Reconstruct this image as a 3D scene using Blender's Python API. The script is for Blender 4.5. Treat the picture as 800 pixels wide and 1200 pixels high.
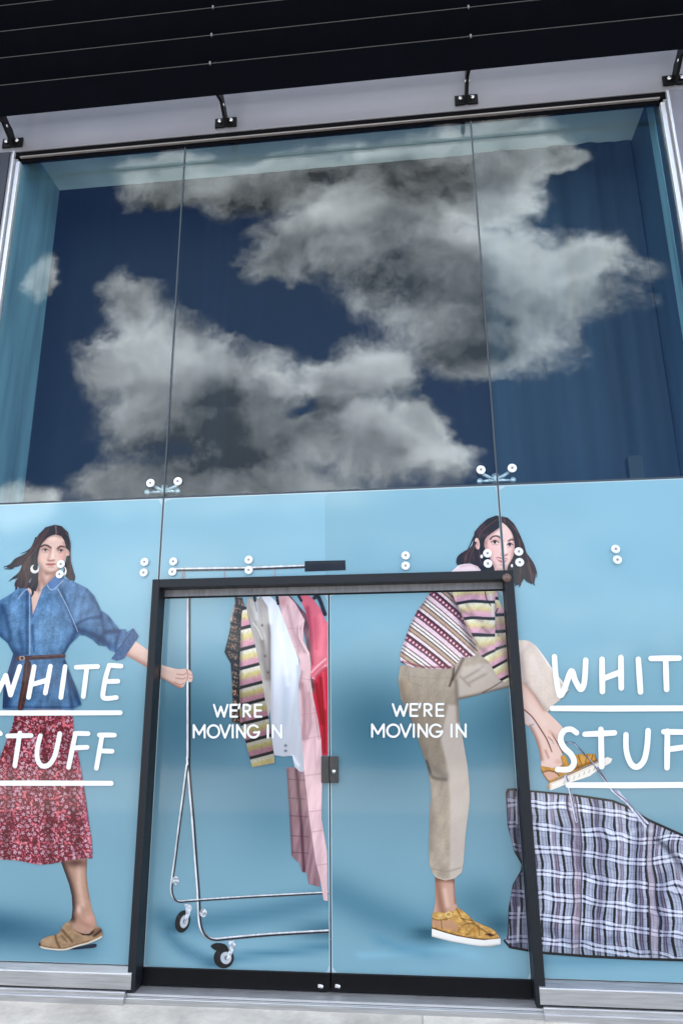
import bpy, bmesh, math, random
import numpy as np
from mathutils import Matrix, Vector

# ------------------------------------------------------------------ camera / world / sun
scene = bpy.context.scene
for o in list(bpy.data.objects): bpy.data.objects.remove(o)
COL = scene.collection

FPX, PCX, PCY = 832.0, 385.6, 600.0          # focal length and principal point in photo pixels
PITCH, ROLL, YAW = 0.27757, -0.005666, 0.109392
DIST, EYE = 4.2, 1.5

def cam_axes():
    cp, sp, cr, sr, cy, sy = (math.cos(PITCH), math.sin(PITCH), math.cos(ROLL), math.sin(ROLL), math.cos(YAW), math.sin(YAW))
    f = np.array([0, cp, sp]); rt = np.array([1., 0, 0]); up = np.array([0, -sp, cp])
    rt, up = rt * cr + up * sr, -rt * sr + up * cr
    Y = np.array([[cy, -sy, 0], [sy, cy, 0], [0, 0, 1]])
    return Y @ rt, Y @ up, Y @ f
RT, UP, FW = cam_axes()
CAM = np.array([0.0, -DIST, EYE])

cd = bpy.data.cameras.new('camera'); cam = bpy.data.objects.new('camera', cd); COL.objects.link(cam)
cam.matrix_world = Matrix(((RT[0], UP[0], -FW[0], CAM[0]), (RT[1], UP[1], -FW[1], CAM[1]), (RT[2], UP[2], -FW[2], CAM[2]), (0, 0, 0, 1)))
cd.sensor_fit = 'VERTICAL'; cd.sensor_height = 36.0; cd.lens = 36.0 * FPX / 1200.0
cd.shift_x = (400 - PCX) / 1200.0
cd.clip_end = 2000
scene.camera = cam
scene.cycles.use_adaptive_sampling = False

SUN_EL, SUN_AZ = math.radians(50), math.radians(200)   # the sun stands behind the building
W_STR, EXPO = 0.07, 1.76
scene.view_settings.view_transform = 'Standard'; scene.view_settings.look = 'None'
scene.view_settings.exposure = EXPO; scene.view_settings.gamma = 1.0
scene.view_settings.use_curve_mapping = False

def slopes(px, py):
    """photo pixel -> (x/y, z/y) slopes of the view ray against the facade axes"""
    px = np.asarray(px, float); py = np.asarray(py, float)
    a = (px - PCX) / FPX; b = -(py - PCY) / FPX
    d = [a * RT[i] + b * UP[i] + FW[i] for i in range(3)]
    return d[0] / d[1], d[2] / d[1]
def W(px, py, y=0.0):
    """point of the plane y = const measured at a photo pixel"""
    X, Z = slopes(px, py)
    return X * (DIST + y), EYE + Z * (DIST + y)
def PX(x, z, y=0.0):
    p = [np.asarray(x, float) - CAM[0], np.full(np.shape(x), y - CAM[1]), np.asarray(z, float) - CAM[2]]
    r = sum(p[i] * RT[i] for i in range(3)); u = sum(p[i] * UP[i] for i in range(3)); f = sum(p[i] * FW[i] for i in range(3))
    return PCX + FPX * r / f, PCY - FPX * u / f

# ---- world: Nishita sky with cumulus in front of the facade
world = bpy.data.worlds.new('World'); scene.world = world; world.use_nodes = True
NT = world.node_tree; NT.nodes.clear()
def wn(t, **k):
    n = NT.nodes.new(t)
    for a, v in k.items(): setattr(n, a, v)
    return n
def wl(a, b): NT.links.new(a, b)
def wmath(op, a, b=None, c=None, clamp=False):
    n = wn('ShaderNodeMath', operation=op, use_clamp=clamp)
    for i, v in enumerate((a, b, c)):
        if v is None: continue
        if isinstance(v, (int, float)): n.inputs[i].default_value = v
        else: wl(v, n.inputs[i])
    return n.outputs[0]
def wsmooth(v, a, b):
    n = wn('ShaderNodeMapRange', interpolation_type='SMOOTHSTEP')
    wl(v, n.inputs[0]); n.inputs[1].default_value = a; n.inputs[2].default_value = b
    return n.outputs[0]
tc = wn('ShaderNodeTexCoord'); sepd = wn('ShaderNodeSeparateXYZ'); wl(tc.outputs['Generated'], sepd.inputs[0])
dx, dy, dz = sepd.outputs
ny = wmath('MAXIMUM', wmath('MULTIPLY', dy, -1.0), 0.02)
cu = wmath('DIVIDE', dx, ny); cv = wmath('DIVIDE', dz, ny)
comb = wn('ShaderNodeCombineXYZ'); wl(cu, comb.inputs[0]); wl(cv, comb.inputs[1])
def wnoise(vec, scale, detail, rough, off=(0, 0, 0), st=(1, 1, 1)):
    m = wn('ShaderNodeMapping'); wl(vec, m.inputs[0]); m.inputs['Location'].default_value = off; m.inputs['Scale'].default_value = st
    n = wn('ShaderNodeTexNoise'); wl(m.outputs[0], n.inputs['Vector'])
    n.inputs['Scale'].default_value = scale; n.inputs['Detail'].default_value = detail; n.inputs['Roughness'].default_value = rough
    return n
# domain warp
wrp = wnoise(comb.outputs[0], 5.5, 5, 0.6)
wv = wn('ShaderNodeVectorMath', operation='SUBTRACT'); wl(wrp.outputs['Color'], wv.inputs[0]); wv.inputs[1].default_value = (.5, .5, .5)
ws = wn('ShaderNodeVectorMath', operation='SCALE'); wl(wv.outputs[0], ws.inputs[0]); ws.inputs['Scale'].default_value = 0.16
wa = wn('ShaderNodeVectorMath', operation='ADD'); wl(comb.outputs[0], wa.inputs[0]); wl(ws.outputs[0], wa.inputs[1])
UV = wa.outputs[0]
SC = 1 / 760.0
def ell(cx, cy, rx, ry, ang=0.0):
    u, v = slopes(cx, cy)
    m = wn('ShaderNodeMapping', vector_type='TEXTURE'); wl(UV, m.inputs[0])
    m.inputs['Location'].default_value = (float(u), float(v), 0); m.inputs['Rotation'].default_value = (0, 0, math.radians(ang))
    m.inputs['Scale'].default_value = (rx * SC, ry * SC, 1)
    ln = wn('ShaderNodeVectorMath', operation='LENGTH'); wl(m.outputs[0], ln.inputs[0])
    return wmath('SUBTRACT', 1.0, ln.outputs['Value'])
def emax(lst):
    r = None
    for e in lst:
        f = ell(*e)
        r = f if r is None else wmath('SMOOTH_MAX', r, f, 0.15)
    return r
CLOUDS = [  # measured on the reflection: (px, py, rx, ry, angle)
    (440, 265, 130, 95, -10), (530, 330, 130, 95, -20), (610, 330, 110, 85, 0), (560, 220, 75, 80, 0), (680, 300, 60, 45, 0),
    (480, 200, 120, 55, 10), (560, 400, 60, 45, 0), (340, 290, 60, 60, 0), (300, 215, 110, 45, 0), (200, 215, 75, 40, 0), (600, 175, 60, 45, 0),
    (650, 190, 40, 22, 20),
    (150, 355, 45, 40, -40), (195, 425, 100, 75, -15), (260, 480, 150, 85, -15), (330, 500, 140, 75, 0), (440, 520, 100, 45, -5),
    (435, 430, 60, 55, 0), (390, 440, 40, 40, 0), (490, 500, 50, 35, 0), (250, 570, 180, 45, 0),
    (30, 585, 60, 28, 0), (160, 570, 60, 45, 0), (45, 325, 26, 34, 0)]
F1 = emax(CLOUDS)
# holes of blue
HOLE = emax([(235, 300, 60, 28, -20), (330, 350, 50, 45, -30), (360, 475, 34, 26, 10), (560, 480, 60, 50, 0), (300, 360, 70, 42, -30), (250, 330, 55, 35, -20)])
def cloud_noise(o):
    ox, oy = o
    a_ = wnoise(UVs, 4.8, 8, 0.6, (3.1 + ox * 1, 1.7 + oy * 1, 0)); b_ = wnoise(UVs, 12.0, 6, 0.68, (7.7 + ox, 4.2 + oy, 0)); c_ = wnoise(UVs, 32.0, 5, 0.7, (2.2 + ox, 9.2 + oy, 0))
    r = wmath('MULTIPLY', wmath('SUBTRACT', a_.outputs['Fac'], 0.5), 1.10)
    r = wmath('ADD', r, wmath('MULTIPLY', wmath('SUBTRACT', b_.outputs['Fac'], 0.5), 0.75))
    return wmath('ADD', r, wmath('MULTIPLY', wmath('SUBTRACT', c_.outputs['Fac'], 0.5), 0.38))
wss = wn('ShaderNodeVectorMath', operation='SCALE'); wl(wv.outputs[0], wss.inputs[0]); wss.inputs['Scale'].default_value = 0.10
wsa = wn('ShaderNodeVectorMath', operation='ADD'); wl(comb.outputs[0], wsa.inputs[0]); wl(wss.outputs[0], wsa.inputs[1]); UVs = wsa.outputs[0]
N0 = cloud_noise((0, 0)); N1 = cloud_noise((0.012, 0.022))
RELIEF = wmath('SUBTRACT', N0, N1)
dens = wmath('ADD', wmath('ADD', F1, 0.16), N0)
dens = wmath('SUBTRACT', dens, wmath('MULTIPLY', wmath('MAXIMUM', HOLE, 0.0), 0.9))
cm_win = wsmooth(dens, -0.12, 0.48)
# elsewhere: loose clouds by noise
n3 = wnoise(tc.outputs['Generated'], 2.6, 8, 0.58, (0.4, 2.2, 1.1), (1, 1, 2.0))
cm_gen = wsmooth(n3.outputs['Fac'], 0.44, 0.60)
# window region box (where the measured clouds are)
def wband(v, a0, a1, b0, b1):
    return wmath('MULTIPLY', wsmooth(v, a0, a1), wmath('SUBTRACT', 1.0, wsmooth(v, b0, b1)))
inwin = wmath('MULTIPLY', wband(cu, -0.95, -0.80, 0.62, 0.8), wband(cv, 0.20, 0.30, 0.98, 1.12))
inwin = wmath('MULTIPLY', inwin, wsmooth(dy, 0.0, -0.05))
mask = wmath('ADD', wmath('MULTIPLY', cm_win, inwin), wmath('MULTIPLY', cm_gen, wmath('SUBTRACT', 1.0, inwin)))
horizon_fade = wsmooth(dz, 0.0, 0.08)
mask = wmath('MULTIPLY', mask, horizon_fade, clamp=True)
# cloud brightness: thin sun-lit rims, grey bellies
DARK = emax([(300, 490, 150, 55, -8), (250, 520, 120, 50, 0), (500, 330, 110, 55, -25), (450, 215, 150, 40, 0), (250, 240, 110, 35, 0), (560, 390, 60, 40, 0), (400, 320, 60, 40, 0)])
LITE = emax([(590, 250, 90, 60, 0), (690, 300, 70, 45, 0), (400, 240, 70, 40, 0), (440, 420, 60, 40, 0), (180, 400, 80, 40, -15), (520, 520, 60, 35, 0), (30, 590, 70, 30, 0), (350, 430, 60, 35, 0), (620, 310, 70, 50, 0), (470, 500, 90, 30, 0)])
nC = wnoise(UVs, 7.0, 6, 0.55, (1.3, 8.8, 0))
br = wmath('ADD', wmath('MULTIPLY', wsmooth(nC.outputs['Fac'], 0.3, 0.7), 0.50), 0.42)
br = wmath('ADD', br, wmath('MULTIPLY', RELIEF, 1.15))
br = wmath('SUBTRACT', br, wmath('MULTIPLY', wsmooth(DARK, -0.2, 0.5), 0.36))
br = wmath('ADD', br, wmath('MULTIPLY', wsmooth(LITE, -0.2, 0.6), 0.68))
br = wmath('MULTIPLY', br, wmath('SUBTRACT', 1.25, wmath('MULTIPLY', wsmooth(dens, 0.25, 1.1), 0.45)))
br = wmath('ADD', wmath('MULTIPLY', wmath('MAXIMUM', br, 0.1), inwin), wmath('MULTIPLY', 0.85, wmath('SUBTRACT', 1.0, inwin)))
CLOUD_LUM = 21.0
ccol = wn('ShaderNodeVectorMath', operation='SCALE'); ccol.inputs[0].default_value = (0.97, 1.0, 1.0); wl(wmath('MULTIPLY', br, CLOUD_LUM), ccol.inputs['Scale'])
sky = wn('ShaderNodeTexSky', sky_type='NISHITA'); sky.sun_disc = False; sky.sun_elevation = SUN_EL; sky.sun_rotation = SUN_AZ
sky.air_density = 1.0; sky.dust_density = 0.4; sky.ozone_density = 3.5
mixc = wn('ShaderNodeMix', data_type='RGBA'); wl(mask, mixc.inputs['Factor']); skt = wn('ShaderNodeVectorMath', operation='MULTIPLY'); wl(sky.outputs[0], skt.inputs[0]); skt.inputs[1].default_value = (0.50, 0.68, 1.0); wl(skt.outputs[0], mixc.inputs['A']); wl(ccol.outputs[0], mixc.inputs['B'])
bg = wn('ShaderNodeBackground'); bg.inputs['Strength'].default_value = W_STR; wl(mixc.outputs['Result'], bg.inputs['Color'])
wo = wn('ShaderNodeOutputWorld'); wl(bg.outputs[0], wo.inputs[0])

sd = bpy.data.lights.new('sun', 'SUN'); sd.energy = 3.5; sd.angle = math.radians(0.5); sd.color = (1, .95, .88)
sun = bpy.data.objects.new('sun', sd); COL.objects.link(sun)
# direction towards the sun (sky texture: rotation 0 = +Y, clockwise seen from above)
sv = Vector((math.sin(SUN_AZ - math.pi) * -1 * math.cos(SUN_EL), math.cos(SUN_AZ - math.pi) * math.cos(SUN_EL), math.sin(SUN_EL)))
sky.sun_rotation = math.atan2(sv.x, sv.y)
sun.rotation_euler = sv.to_track_quat('Z', 'Y').to_euler()

# ------------------------------------------------------------------ materials
def newmat(name):
    m = bpy.data.materials.new(name); m.use_nodes = True
    return m, m.node_tree, m.node_tree.nodes['Principled BSDF']
def mat(name, col, rough=0.5, metal=0.0, noise=0.0, nscale=20.0, bump=0.0, stretch=(1, 1, 1), spec=0.5, coat=0.0):
    m, nt, b = newmat(name)
    b.inputs['Base Color'].default_value = (*col, 1); b.inputs['Roughness'].default_value = rough; b.inputs['Metallic'].default_value = metal
    b.inputs['Specular IOR Level'].default_value = spec
    b.inputs['Coat Weight'].default_value = coat
    if noise or bump:
        t = nt.nodes.new('ShaderNodeTexCoord'); mp = nt.nodes.new('ShaderNodeMapping'); mp.inputs['Scale'].default_value = stretch
        n = nt.nodes.new('ShaderNodeTexNoise'); n.inputs['Scale'].default_value = nscale; n.inputs['Detail'].default_value = 6
        nt.links.new(t.outputs['Object'], mp.inputs[0]); nt.links.new(mp.outputs[0], n.inputs['Vector'])
        if noise:
            r = nt.nodes.new('ShaderNodeMapRange'); nt.links.new(n.outputs['Fac'], r.inputs[0])
            r.inputs[1].default_value = .25; r.inputs[2].default_value = .75; r.inputs[3].default_value = 1 - noise; r.inputs[4].default_value = 1 + noise
            v = nt.nodes.new('ShaderNodeVectorMath'); v.operation = 'SCALE'; v.inputs[0].default_value = col; nt.links.new(r.outputs[0], v.inputs['Scale'])
            nt.links.new(v.outputs[0], b.inputs['Base Color'])
            r2 = nt.nodes.new('ShaderNodeMapRange'); nt.links.new(n.outputs['Fac'], r2.inputs[0])
            r2.inputs[3].default_value = max(0.02, rough - .12); r2.inputs[4].default_value = min(1, rough + .12)
            nt.links.new(r2.outputs[0], b.inputs['Roughness'])
        if bump:
            bp = nt.nodes.new('ShaderNodeBump'); bp.inputs['Strength'].default_value = bump; bp.inputs['Distance'].default_value = 0.01
            nt.links.new(n.outputs['Fac'], bp.inputs['Height']); nt.links.new(bp.outputs[0], b.inputs['Normal'])
    return m
def print_material():
    m, nt, b = newmat('printed_vinyl_under_glass')
    a = nt.nodes.new('ShaderNodeAttribute'); a.attribute_name = 'print'
    nt.links.new(a.outputs['Color'], b.inputs['Base Color'])
    b.inputs['Roughness'].default_value = 0.5; b.inputs['Specular IOR Level'].default_value = 0.15
    b.inputs['Coat Weight'].default_value = 0.7; b.inputs['Coat Roughness'].default_value = 0.07; b.inputs['Coat IOR'].default_value = 1.5
    # large slow waviness of the float glass
    t = nt.nodes.new('ShaderNodeTexCoord'); n = nt.nodes.new('ShaderNodeTexNoise'); n.inputs['Scale'].default_value = 1.2; n.inputs['Detail'].default_value = 1
    nt.links.new(t.outputs['Object'], n.inputs['Vector'])
    bp = nt.nodes.new('ShaderNodeBump'); bp.inputs['Strength'].default_value = .08; bp.inputs['Distance'].default_value = .02
    nt.links.new(n.outputs['Fac'], bp.inputs['Height']); nt.links.new(bp.outputs[0], b.inputs['Coat Normal'])
    return m
def glass_material(name, tint, f0):
    m = bpy.data.materials.new(name); m.use_nodes = True; nt = m.node_tree; nt.nodes.clear()
    o = nt.nodes.new('ShaderNodeOutputMaterial'); mx = nt.nodes.new('ShaderNodeMixShader')
    tr = nt.nodes.new('ShaderNodeBsdfTransparent'); tr.inputs[0].default_value = (*tint, 1)
    gl = nt.nodes.new('ShaderNodeBsdfGlossy'); gl.inputs['Roughness'].default_value = 0.0; gl.inputs[0].default_value = (1, .985, .99, 1)
    lw = nt.nodes.new('ShaderNodeLayerWeight'); lw.inputs['Blend'].default_value = .5
    p = nt.nodes.new('ShaderNodeMath'); p.operation = 'POWER'; nt.links.new(lw.outputs['Facing'], p.inputs[0]); p.inputs[1].default_value = 5
    ma = nt.nodes.new('ShaderNodeMath'); ma.operation = 'MULTIPLY_ADD'; nt.links.new(p.outputs[0], ma.inputs[0]); ma.inputs[1].default_value = 1 - f0; ma.inputs[2].default_value = f0
    nt.links.new(ma.outputs[0], mx.inputs[0]); nt.links.new(tr.outputs[0], mx.inputs[1]); nt.links.new(gl.outputs[0], mx.inputs[2])
    nt.links.new(mx.outputs[0], o.inputs[0])
    return m

M = dict(
    vinyl=print_material(),
    glass=glass_material('clear_window_glass', (.84, .92, .94), 0.034),
    frame=mat('black_door_frame', (.009, .011, .015), .45, 0, .15, 14, spec=.3),
    black=mat('black_rail', (.004, .004, .005), .4, 0, .2, 10, spec=.15),
    lockmetal=mat('dark_lock_metal', (.05, .048, .044), .5, .3, .35, 40),
    header=mat('grey_header', (.22, .22, .23), .45, .2, .25, 9, stretch=(6, 1, 1)),
    steel=mat('brushed_steel', (.52, .52, .525), .34, .85, .18, 4, .05, (1.5, 30, 40)),
    alu=mat('bare_aluminium', (.62, .62, .63), .38, .7, .1, 8, 0, (1, 1, 30)),
    polished=mat('polished_steel', (.86, .87, .88), .22, .6, 0),
    disc=mat('satin_disc', (.80, .81, .82), .35, .35, .12, 60),
    socket=mat('socket_dark', (.25, .25, .26), .5, .3),
    joint=mat('silicone_joint', (.035, .05, .065), .45),
    bladed=mat('dark_navy_blade', (.0036, .0044, .0066), .6, 0, .1, 6, spec=.0),
    lip=mat('blade_lip', (.042, .039, .036), .5, .1, spec=.2),
    spandrel=mat('lavender_panel', (.24, .24, .265), .36, .2, .08, 2.5, stretch=(.6, 1, 2.5)),
    trim=mat('bronze_trim', (.30, .27, .25), .4, .5),
    channel=mat('black_channel', (.003, .003, .004), .6, spec=.05),
    pier_l=mat('anthracite_cladding', (.022, .026, .04), .45, 0, .15, 6),
    pier_r=mat('grey_cladding', (.17, .17, .20), .45, .2, .12, 6),
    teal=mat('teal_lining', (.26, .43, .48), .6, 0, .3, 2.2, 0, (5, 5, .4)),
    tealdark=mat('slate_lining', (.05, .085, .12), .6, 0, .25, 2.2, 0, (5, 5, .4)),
    ceil=mat('pale_ceiling', (.72, .78, .78), .6, 0, .1, 3),
    alu2=mat('dull_clip', (.16, .16, .17), .5, .2),
    drape_r=mat('slate_fabric', (.030, .048, .068), .8, 0, .45, 1.4, stretch=(5, 1, .12)),
    drape_l=mat('teal_fabric', (.013, .03, .042), .8, 0, .7, 1.4, stretch=(5, 1, .12)),
    bolt=mat('bolt_head', (.75, .75, .76), .25, .8),
    wallbody=mat('dark_facade', (.04, .04, .045), .6, 0, .1, 3),
    box=mat('dark_green_plastic', (.012, .02, .02), .5),
    copper=mat('copper_cap', (.16, .10, .085), .45, .3, .3, 60),
    brick=mat('far_brick', (.16, .10, .075), .85, 0, .25, 1.5),
    roof=mat('far_roof', (.05, .05, .055), .8),
    farglass=mat('far_window', (.03, .04, .05), .15),
    farframe=mat('far_frame', (.5, .5, .48), .6),
)
def back_wall_material():
    m, nt, b = newmat('dark_blue_drape')
    t = nt.nodes.new('ShaderNodeTexCoord'); mp = nt.nodes.new('ShaderNodeMapping'); mp.inputs['Scale'].default_value = (4.0, 1, .16)
    n = nt.nodes.new('ShaderNodeTexNoise'); n.inputs['Scale'].default_value = 2.2; n.inputs['Detail'].default_value = 4; n.inputs['Roughness'].default_value = .6
    nt.links.new(t.outputs['Object'], mp.inputs[0]); nt.links.new(mp.outputs[0], n.inputs['Vector'])
    r = nt.nodes.new('ShaderNodeValToRGB'); nt.links.new(n.outputs['Fac'], r.inputs[0])
    e = r.color_ramp.elements; e[0].position = .5; e[0].color = (.002, .005, .016, 1); e[1].position = .75; e[1].color = (.005, .012, .026, 1)
    nt.links.new(r.outputs[0], b.inputs['Base Color']); b.inputs['Roughness'].default_value = .7
    return m
M['drape'] = back_wall_material()
def paving_material():
    m, nt, b = newmat('pale_paving')
    t = nt.nodes.new('ShaderNodeTexCoord')
    bt = nt.nodes.new('ShaderNodeTexBrick'); nt.links.new(t.outputs['Object'], bt.inputs['Vector'])
    bt.inputs['Scale'].default_value = 1.0; bt.inputs['Brick Width'].default_value = 2.4; bt.inputs['Row Height'].default_value = 1.2; bt.offset = .37
    bt.inputs['Mortar Size'].default_value = .006; bt.inputs['Color1'].default_value = (.70, .65, .58, 1); bt.inputs['Color2'].default_value = (.66, .61, .54, 1)
    bt.inputs['Mortar'].default_value = (.46, .43, .39, 1)
    n = nt.nodes.new('ShaderNodeTexNoise'); n.inputs['Scale'].default_value = 4.5; n.inputs['Detail'].default_value = 10; n.inputs['Roughness'].default_value = .74
    nt.links.new(t.outputs['Object'], n.inputs['Vector'])
    r = nt.nodes.new('ShaderNodeMapRange'); nt.links.new(n.outputs['Fac'], r.inputs[0]); r.inputs[1].default_value = .3; r.inputs[2].default_value = .7; r.inputs[3].default_value = .62; r.inputs[4].default_value = 1.18
    v = nt.nodes.new('ShaderNodeVectorMath'); v.operation = 'SCALE'; nt.links.new(bt.outputs['Color'], v.inputs[0]); nt.links.new(r.outputs[0], v.inputs['Scale'])
    nt.links.new(v.outputs[0], b.inputs['Base Color']); b.inputs['Roughness'].default_value = .75
    bp = nt.nodes.new('ShaderNodeBump'); bp.inputs['Strength'].default_value = .3; bp.inputs['Distance'].default_value = .004; nt.links.new(n.outputs['Fac'], bp.inputs['Height']); nt.links.new(bp.outputs[0], b.inputs['Normal'])
    return m
M['paving'] = paving_material()
M['asphalt'] = mat('asphalt', (.05, .05, .052), .9, 0, .2, 30)

# ------------------------------------------------------------------ object helpers
def tag(o, label=None, cat=None, group=None, kind=None):
    if label: o['label'] = label
    if cat: o['category'] = cat
    if group: o['group'] = group
    if kind: o['kind'] = kind
    return o
def thing(name, loc, label, cat, group=None):
    o = bpy.data.objects.new(name, None); COL.objects.link(o); o.location = loc; o.empty_display_size = .1
    return tag(o, label, cat, group)
def origin(parent):
    v = Vector((0, 0, 0))
    while parent is not None: v += parent.location; parent = parent.parent
    return v
def link(name, me, material, parent=None):
    o = bpy.data.objects.new(name, me); COL.objects.link(o)
    if material: me.materials.append(material)
    if parent is not None: o.parent = parent
    return o
def from_bm(name, bm, material, parent=None, smooth=False, loc=None):
    """bm is in world coordinates"""
    off = origin(parent) if parent is not None else Vector(loc or (0, 0, 0))
    bmesh.ops.translate(bm, vec=-off, verts=bm.verts)
    bmesh.ops.recalc_face_normals(bm, faces=bm.faces)
    me = bpy.data.meshes.new(name); bm.to_mesh(me); bm.free()
    if smooth:
        for p in me.polygons: p.use_smooth = True
    o = link(name, me, material, parent)
    if parent is None: o.location = off
    return o
def bm_box(bm, x0, x1, y0, y1, z0, z1, bev=0.0):
    r = bmesh.ops.create_cube(bm, size=1.0)
    vs = r['verts']
    for v in vs: v.co = Vector(((x0 + x1) / 2 + v.co.x * (x1 - x0), (y0 + y1) / 2 + v.co.y * (y1 - y0), (z0 + z1) / 2 + v.co.z * (z1 - z0)))
    if bev:
        es = list({e for v in vs for e in v.link_edges})
        bmesh.ops.bevel(bm, geom=es, offset=bev, segments=2, affect='EDGES', profile=.6)
def box(name, x0, x1, y0, y1, z0, z1, material, parent=None, bev=0.0, loc=None):
    bm = bmesh.new(); bm_box(bm, x0, x1, y0, y1, z0, z1, bev)
    return from_bm(name, bm, material, parent, loc=loc if parent is None and loc else (((x0 + x1) / 2, (y0 + y1) / 2, z0) if parent is None else None))
def bm_extrude(bm, profile, axis, a, b):
    """profile: closed list of 2d points; axis 'x': points are (y,z) extruded from x=a to x=b"""
    def P(p, t):
        return {'x': (t, p[0], p[1]), 'y': (p[0], t, p[1]), 'z': (p[0], p[1], t)}[axis]
    A = [bm.verts.new(P(p, a)) for p in profile]; B = [bm.verts.new(P(p, b)) for p in profile]
    n = len(profile)
    for i in range(n): bm.faces.new((A[i], A[(i + 1) % n], B[(i + 1) % n], B[i]))
    bm.faces.new(A[::-1]); bm.faces.new(B)
def bm_cyl(bm, c, axis, r, h, seg=20, r2=None, bev=0.0):
    z = Vector(axis).normalized(); q = z.to_track_quat('Z', 'Y').to_matrix().to_4x4()
    mx = Matrix.Translation(Vector(c)) @ q
    res = bmesh.ops.create_cone(bm, cap_ends=True, segments=seg, radius1=r, radius2=r if r2 is None else r2, depth=h, matrix=mx)
    if bev:
        fs = [f for f in {f for v in res['verts'] for f in v.link_faces} if len(f.verts) > 4]
        bmesh.ops.bevel(bm, geom=list({e for f in fs for e in f.edges}), offset=bev, segments=2, affect='EDGES')
def bm_rod(bm, a, b, r, r2=None, seg=12):
    a, b = Vector(a), Vector(b); bm_cyl(bm, (a + b) / 2, b - a, r, (b - a).length, seg, r2)

# ------------------------------------------------------------------ printed sheets: signed shapes in photo pixels -> flat meshes
def T(ox, oy, s, pts): return [(ox + x / s, oy + y / s) for x, y in pts]
def smooth_closed(pts, n=4):
    P = np.array(pts, float); m = len(P); out = []
    for i in range(m):
        p0, p1, p2, p3 = P[i - 1], P[i], P[(i + 1) % m], P[(i + 2) % m]
        for k in range(n):
            t = k / n
            out.append(.5 * ((2 * p1) + (-p0 + p2) * t + (2 * p0 - 5 * p1 + 4 * p2 - p3) * t * t + (-p0 + 3 * p1 - 3 * p2 + p3) * t ** 3))
    return [tuple(p) for p in out]
def smooth_open(pts, n=6):
    P = np.array(pts, float); m = len(P); out = []
    for i in range(m - 1):
        p0, p1, p2, p3 = P[max(i - 1, 0)], P[i], P[i + 1], P[min(i + 2, m - 1)]
        for k in range(n):
            t = k / n
            out.append(.5 * ((2 * p1) + (-p0 + p2) * t + (2 * p0 - 5 * p1 + 4 * p2 - p3) * t * t + (-p0 + 3 * p1 - 3 * p2 + p3) * t ** 3))
    out.append(P[-1]); return [tuple(p) for p in out]
def seg_dist(X, Y, pts, closed=False):
    d = np.full(X.shape, 1e9); tt = np.zeros(X.shape); n = len(pts)
    for i in range(n if closed else n - 1):
        ax, ay = pts[i][:2]; bx, by = pts[(i + 1) % n][:2]
        ex, ey = bx - ax, by - ay; L = ex * ex + ey * ey + 1e-12
        t = np.clip(((X - ax) * ex + (Y - ay) * ey) / L, 0, 1)
        q = np.hypot(X - ax - t * ex, Y - ay - t * ey)
        w = q < d; d = np.where(w, q, d); tt = np.where(w, i + t, tt)
    return d, tt
class Poly:
    def __init__(s, pts, sm=0): s.p = smooth_closed(pts, sm) if sm else list(pts)
    def bb(s): a = np.array(s.p); return a[:, 0].min(), a[:, 1].min(), a[:, 0].max(), a[:, 1].max()
    def __call__(s, X, Y):
        d, _ = seg_dist(X, Y, s.p, True); ins = np.zeros(X.shape, bool); n = len(s.p)
        for i in range(n):
            ax, ay = s.p[i]; bx, by = s.p[(i + 1) % n]
            c = ((ay > Y) != (by > Y))
            if abs(by - ay) > 1e-12: ins ^= c & (X < (bx - ax) * (Y - ay) / (by - ay) + ax)
        return np.where(ins, d, -d)
class Stroke:
    def __init__(s, pts, r, sm=0):
        s.p = smooth_open(pts, sm) if sm else list(pts); s.r = r
    def bb(s):
        a = np.array(s.p); r = max(s.r) if isinstance(s.r, (list, tuple)) else s.r
        return a[:, 0].min() - r, a[:, 1].min() - r, a[:, 0].max() + r, a[:, 1].max() + r
    def __call__(s, X, Y):
        d, t = seg_dist(X, Y, s.p)
        if isinstance(s.r, (list, tuple)):
            rr = np.interp(t / max(len(s.p) - 1, 1), np.linspace(0, 1, len(s.r)), s.r)
        else: rr = s.r
        return rr - d
class Ell:
    def __init__(s, cx, cy, rx, ry, ang=0): s.a = (cx, cy, rx, ry, math.radians(ang))
    def bb(s): r = max(s.a[2], s.a[3]); return s.a[0] - r, s.a[1] - r, s.a[0] + r, s.a[1] + r
    def __call__(s, X, Y):
        cx, cy, rx, ry, a = s.a; u = (X - cx) * math.cos(a) + (Y - cy) * math.sin(a); v = -(X - cx) * math.sin(a) + (Y - cy) * math.cos(a)
        return (1 - np.hypot(u / rx, v / ry)) * min(rx, ry)
class Union:
    def __init__(s, *f): s.f = f
    def bb(s):
        b = np.array([f.bb() for f in s.f]); return b[:, 0].min(), b[:, 1].min(), b[:, 2].max(), b[:, 3].max()
    def __call__(s, X, Y):
        r = s.f[0](X, Y)
        for f in s.f[1:]: r = np.maximum(r, f(X, Y))
        return r
class Cut:
    def __init__(s, a, b): s.a, s.b = a, b
    def bb(s): return s.a.bb()
    def __call__(s, X, Y): return np.minimum(s.a(X, Y), -s.b(X, Y))
class Clip:
    def __init__(s, a, b): s.a, s.b = a, b
    def bb(s):
        p, q = s.a.bb(), s.b.bb(); return max(p[0], q[0]), max(p[1], q[1]), min(p[2], q[2]), min(p[3], q[3])
    def __call__(s, X, Y): return np.minimum(s.a(X, Y), s.b(X, Y))

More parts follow.
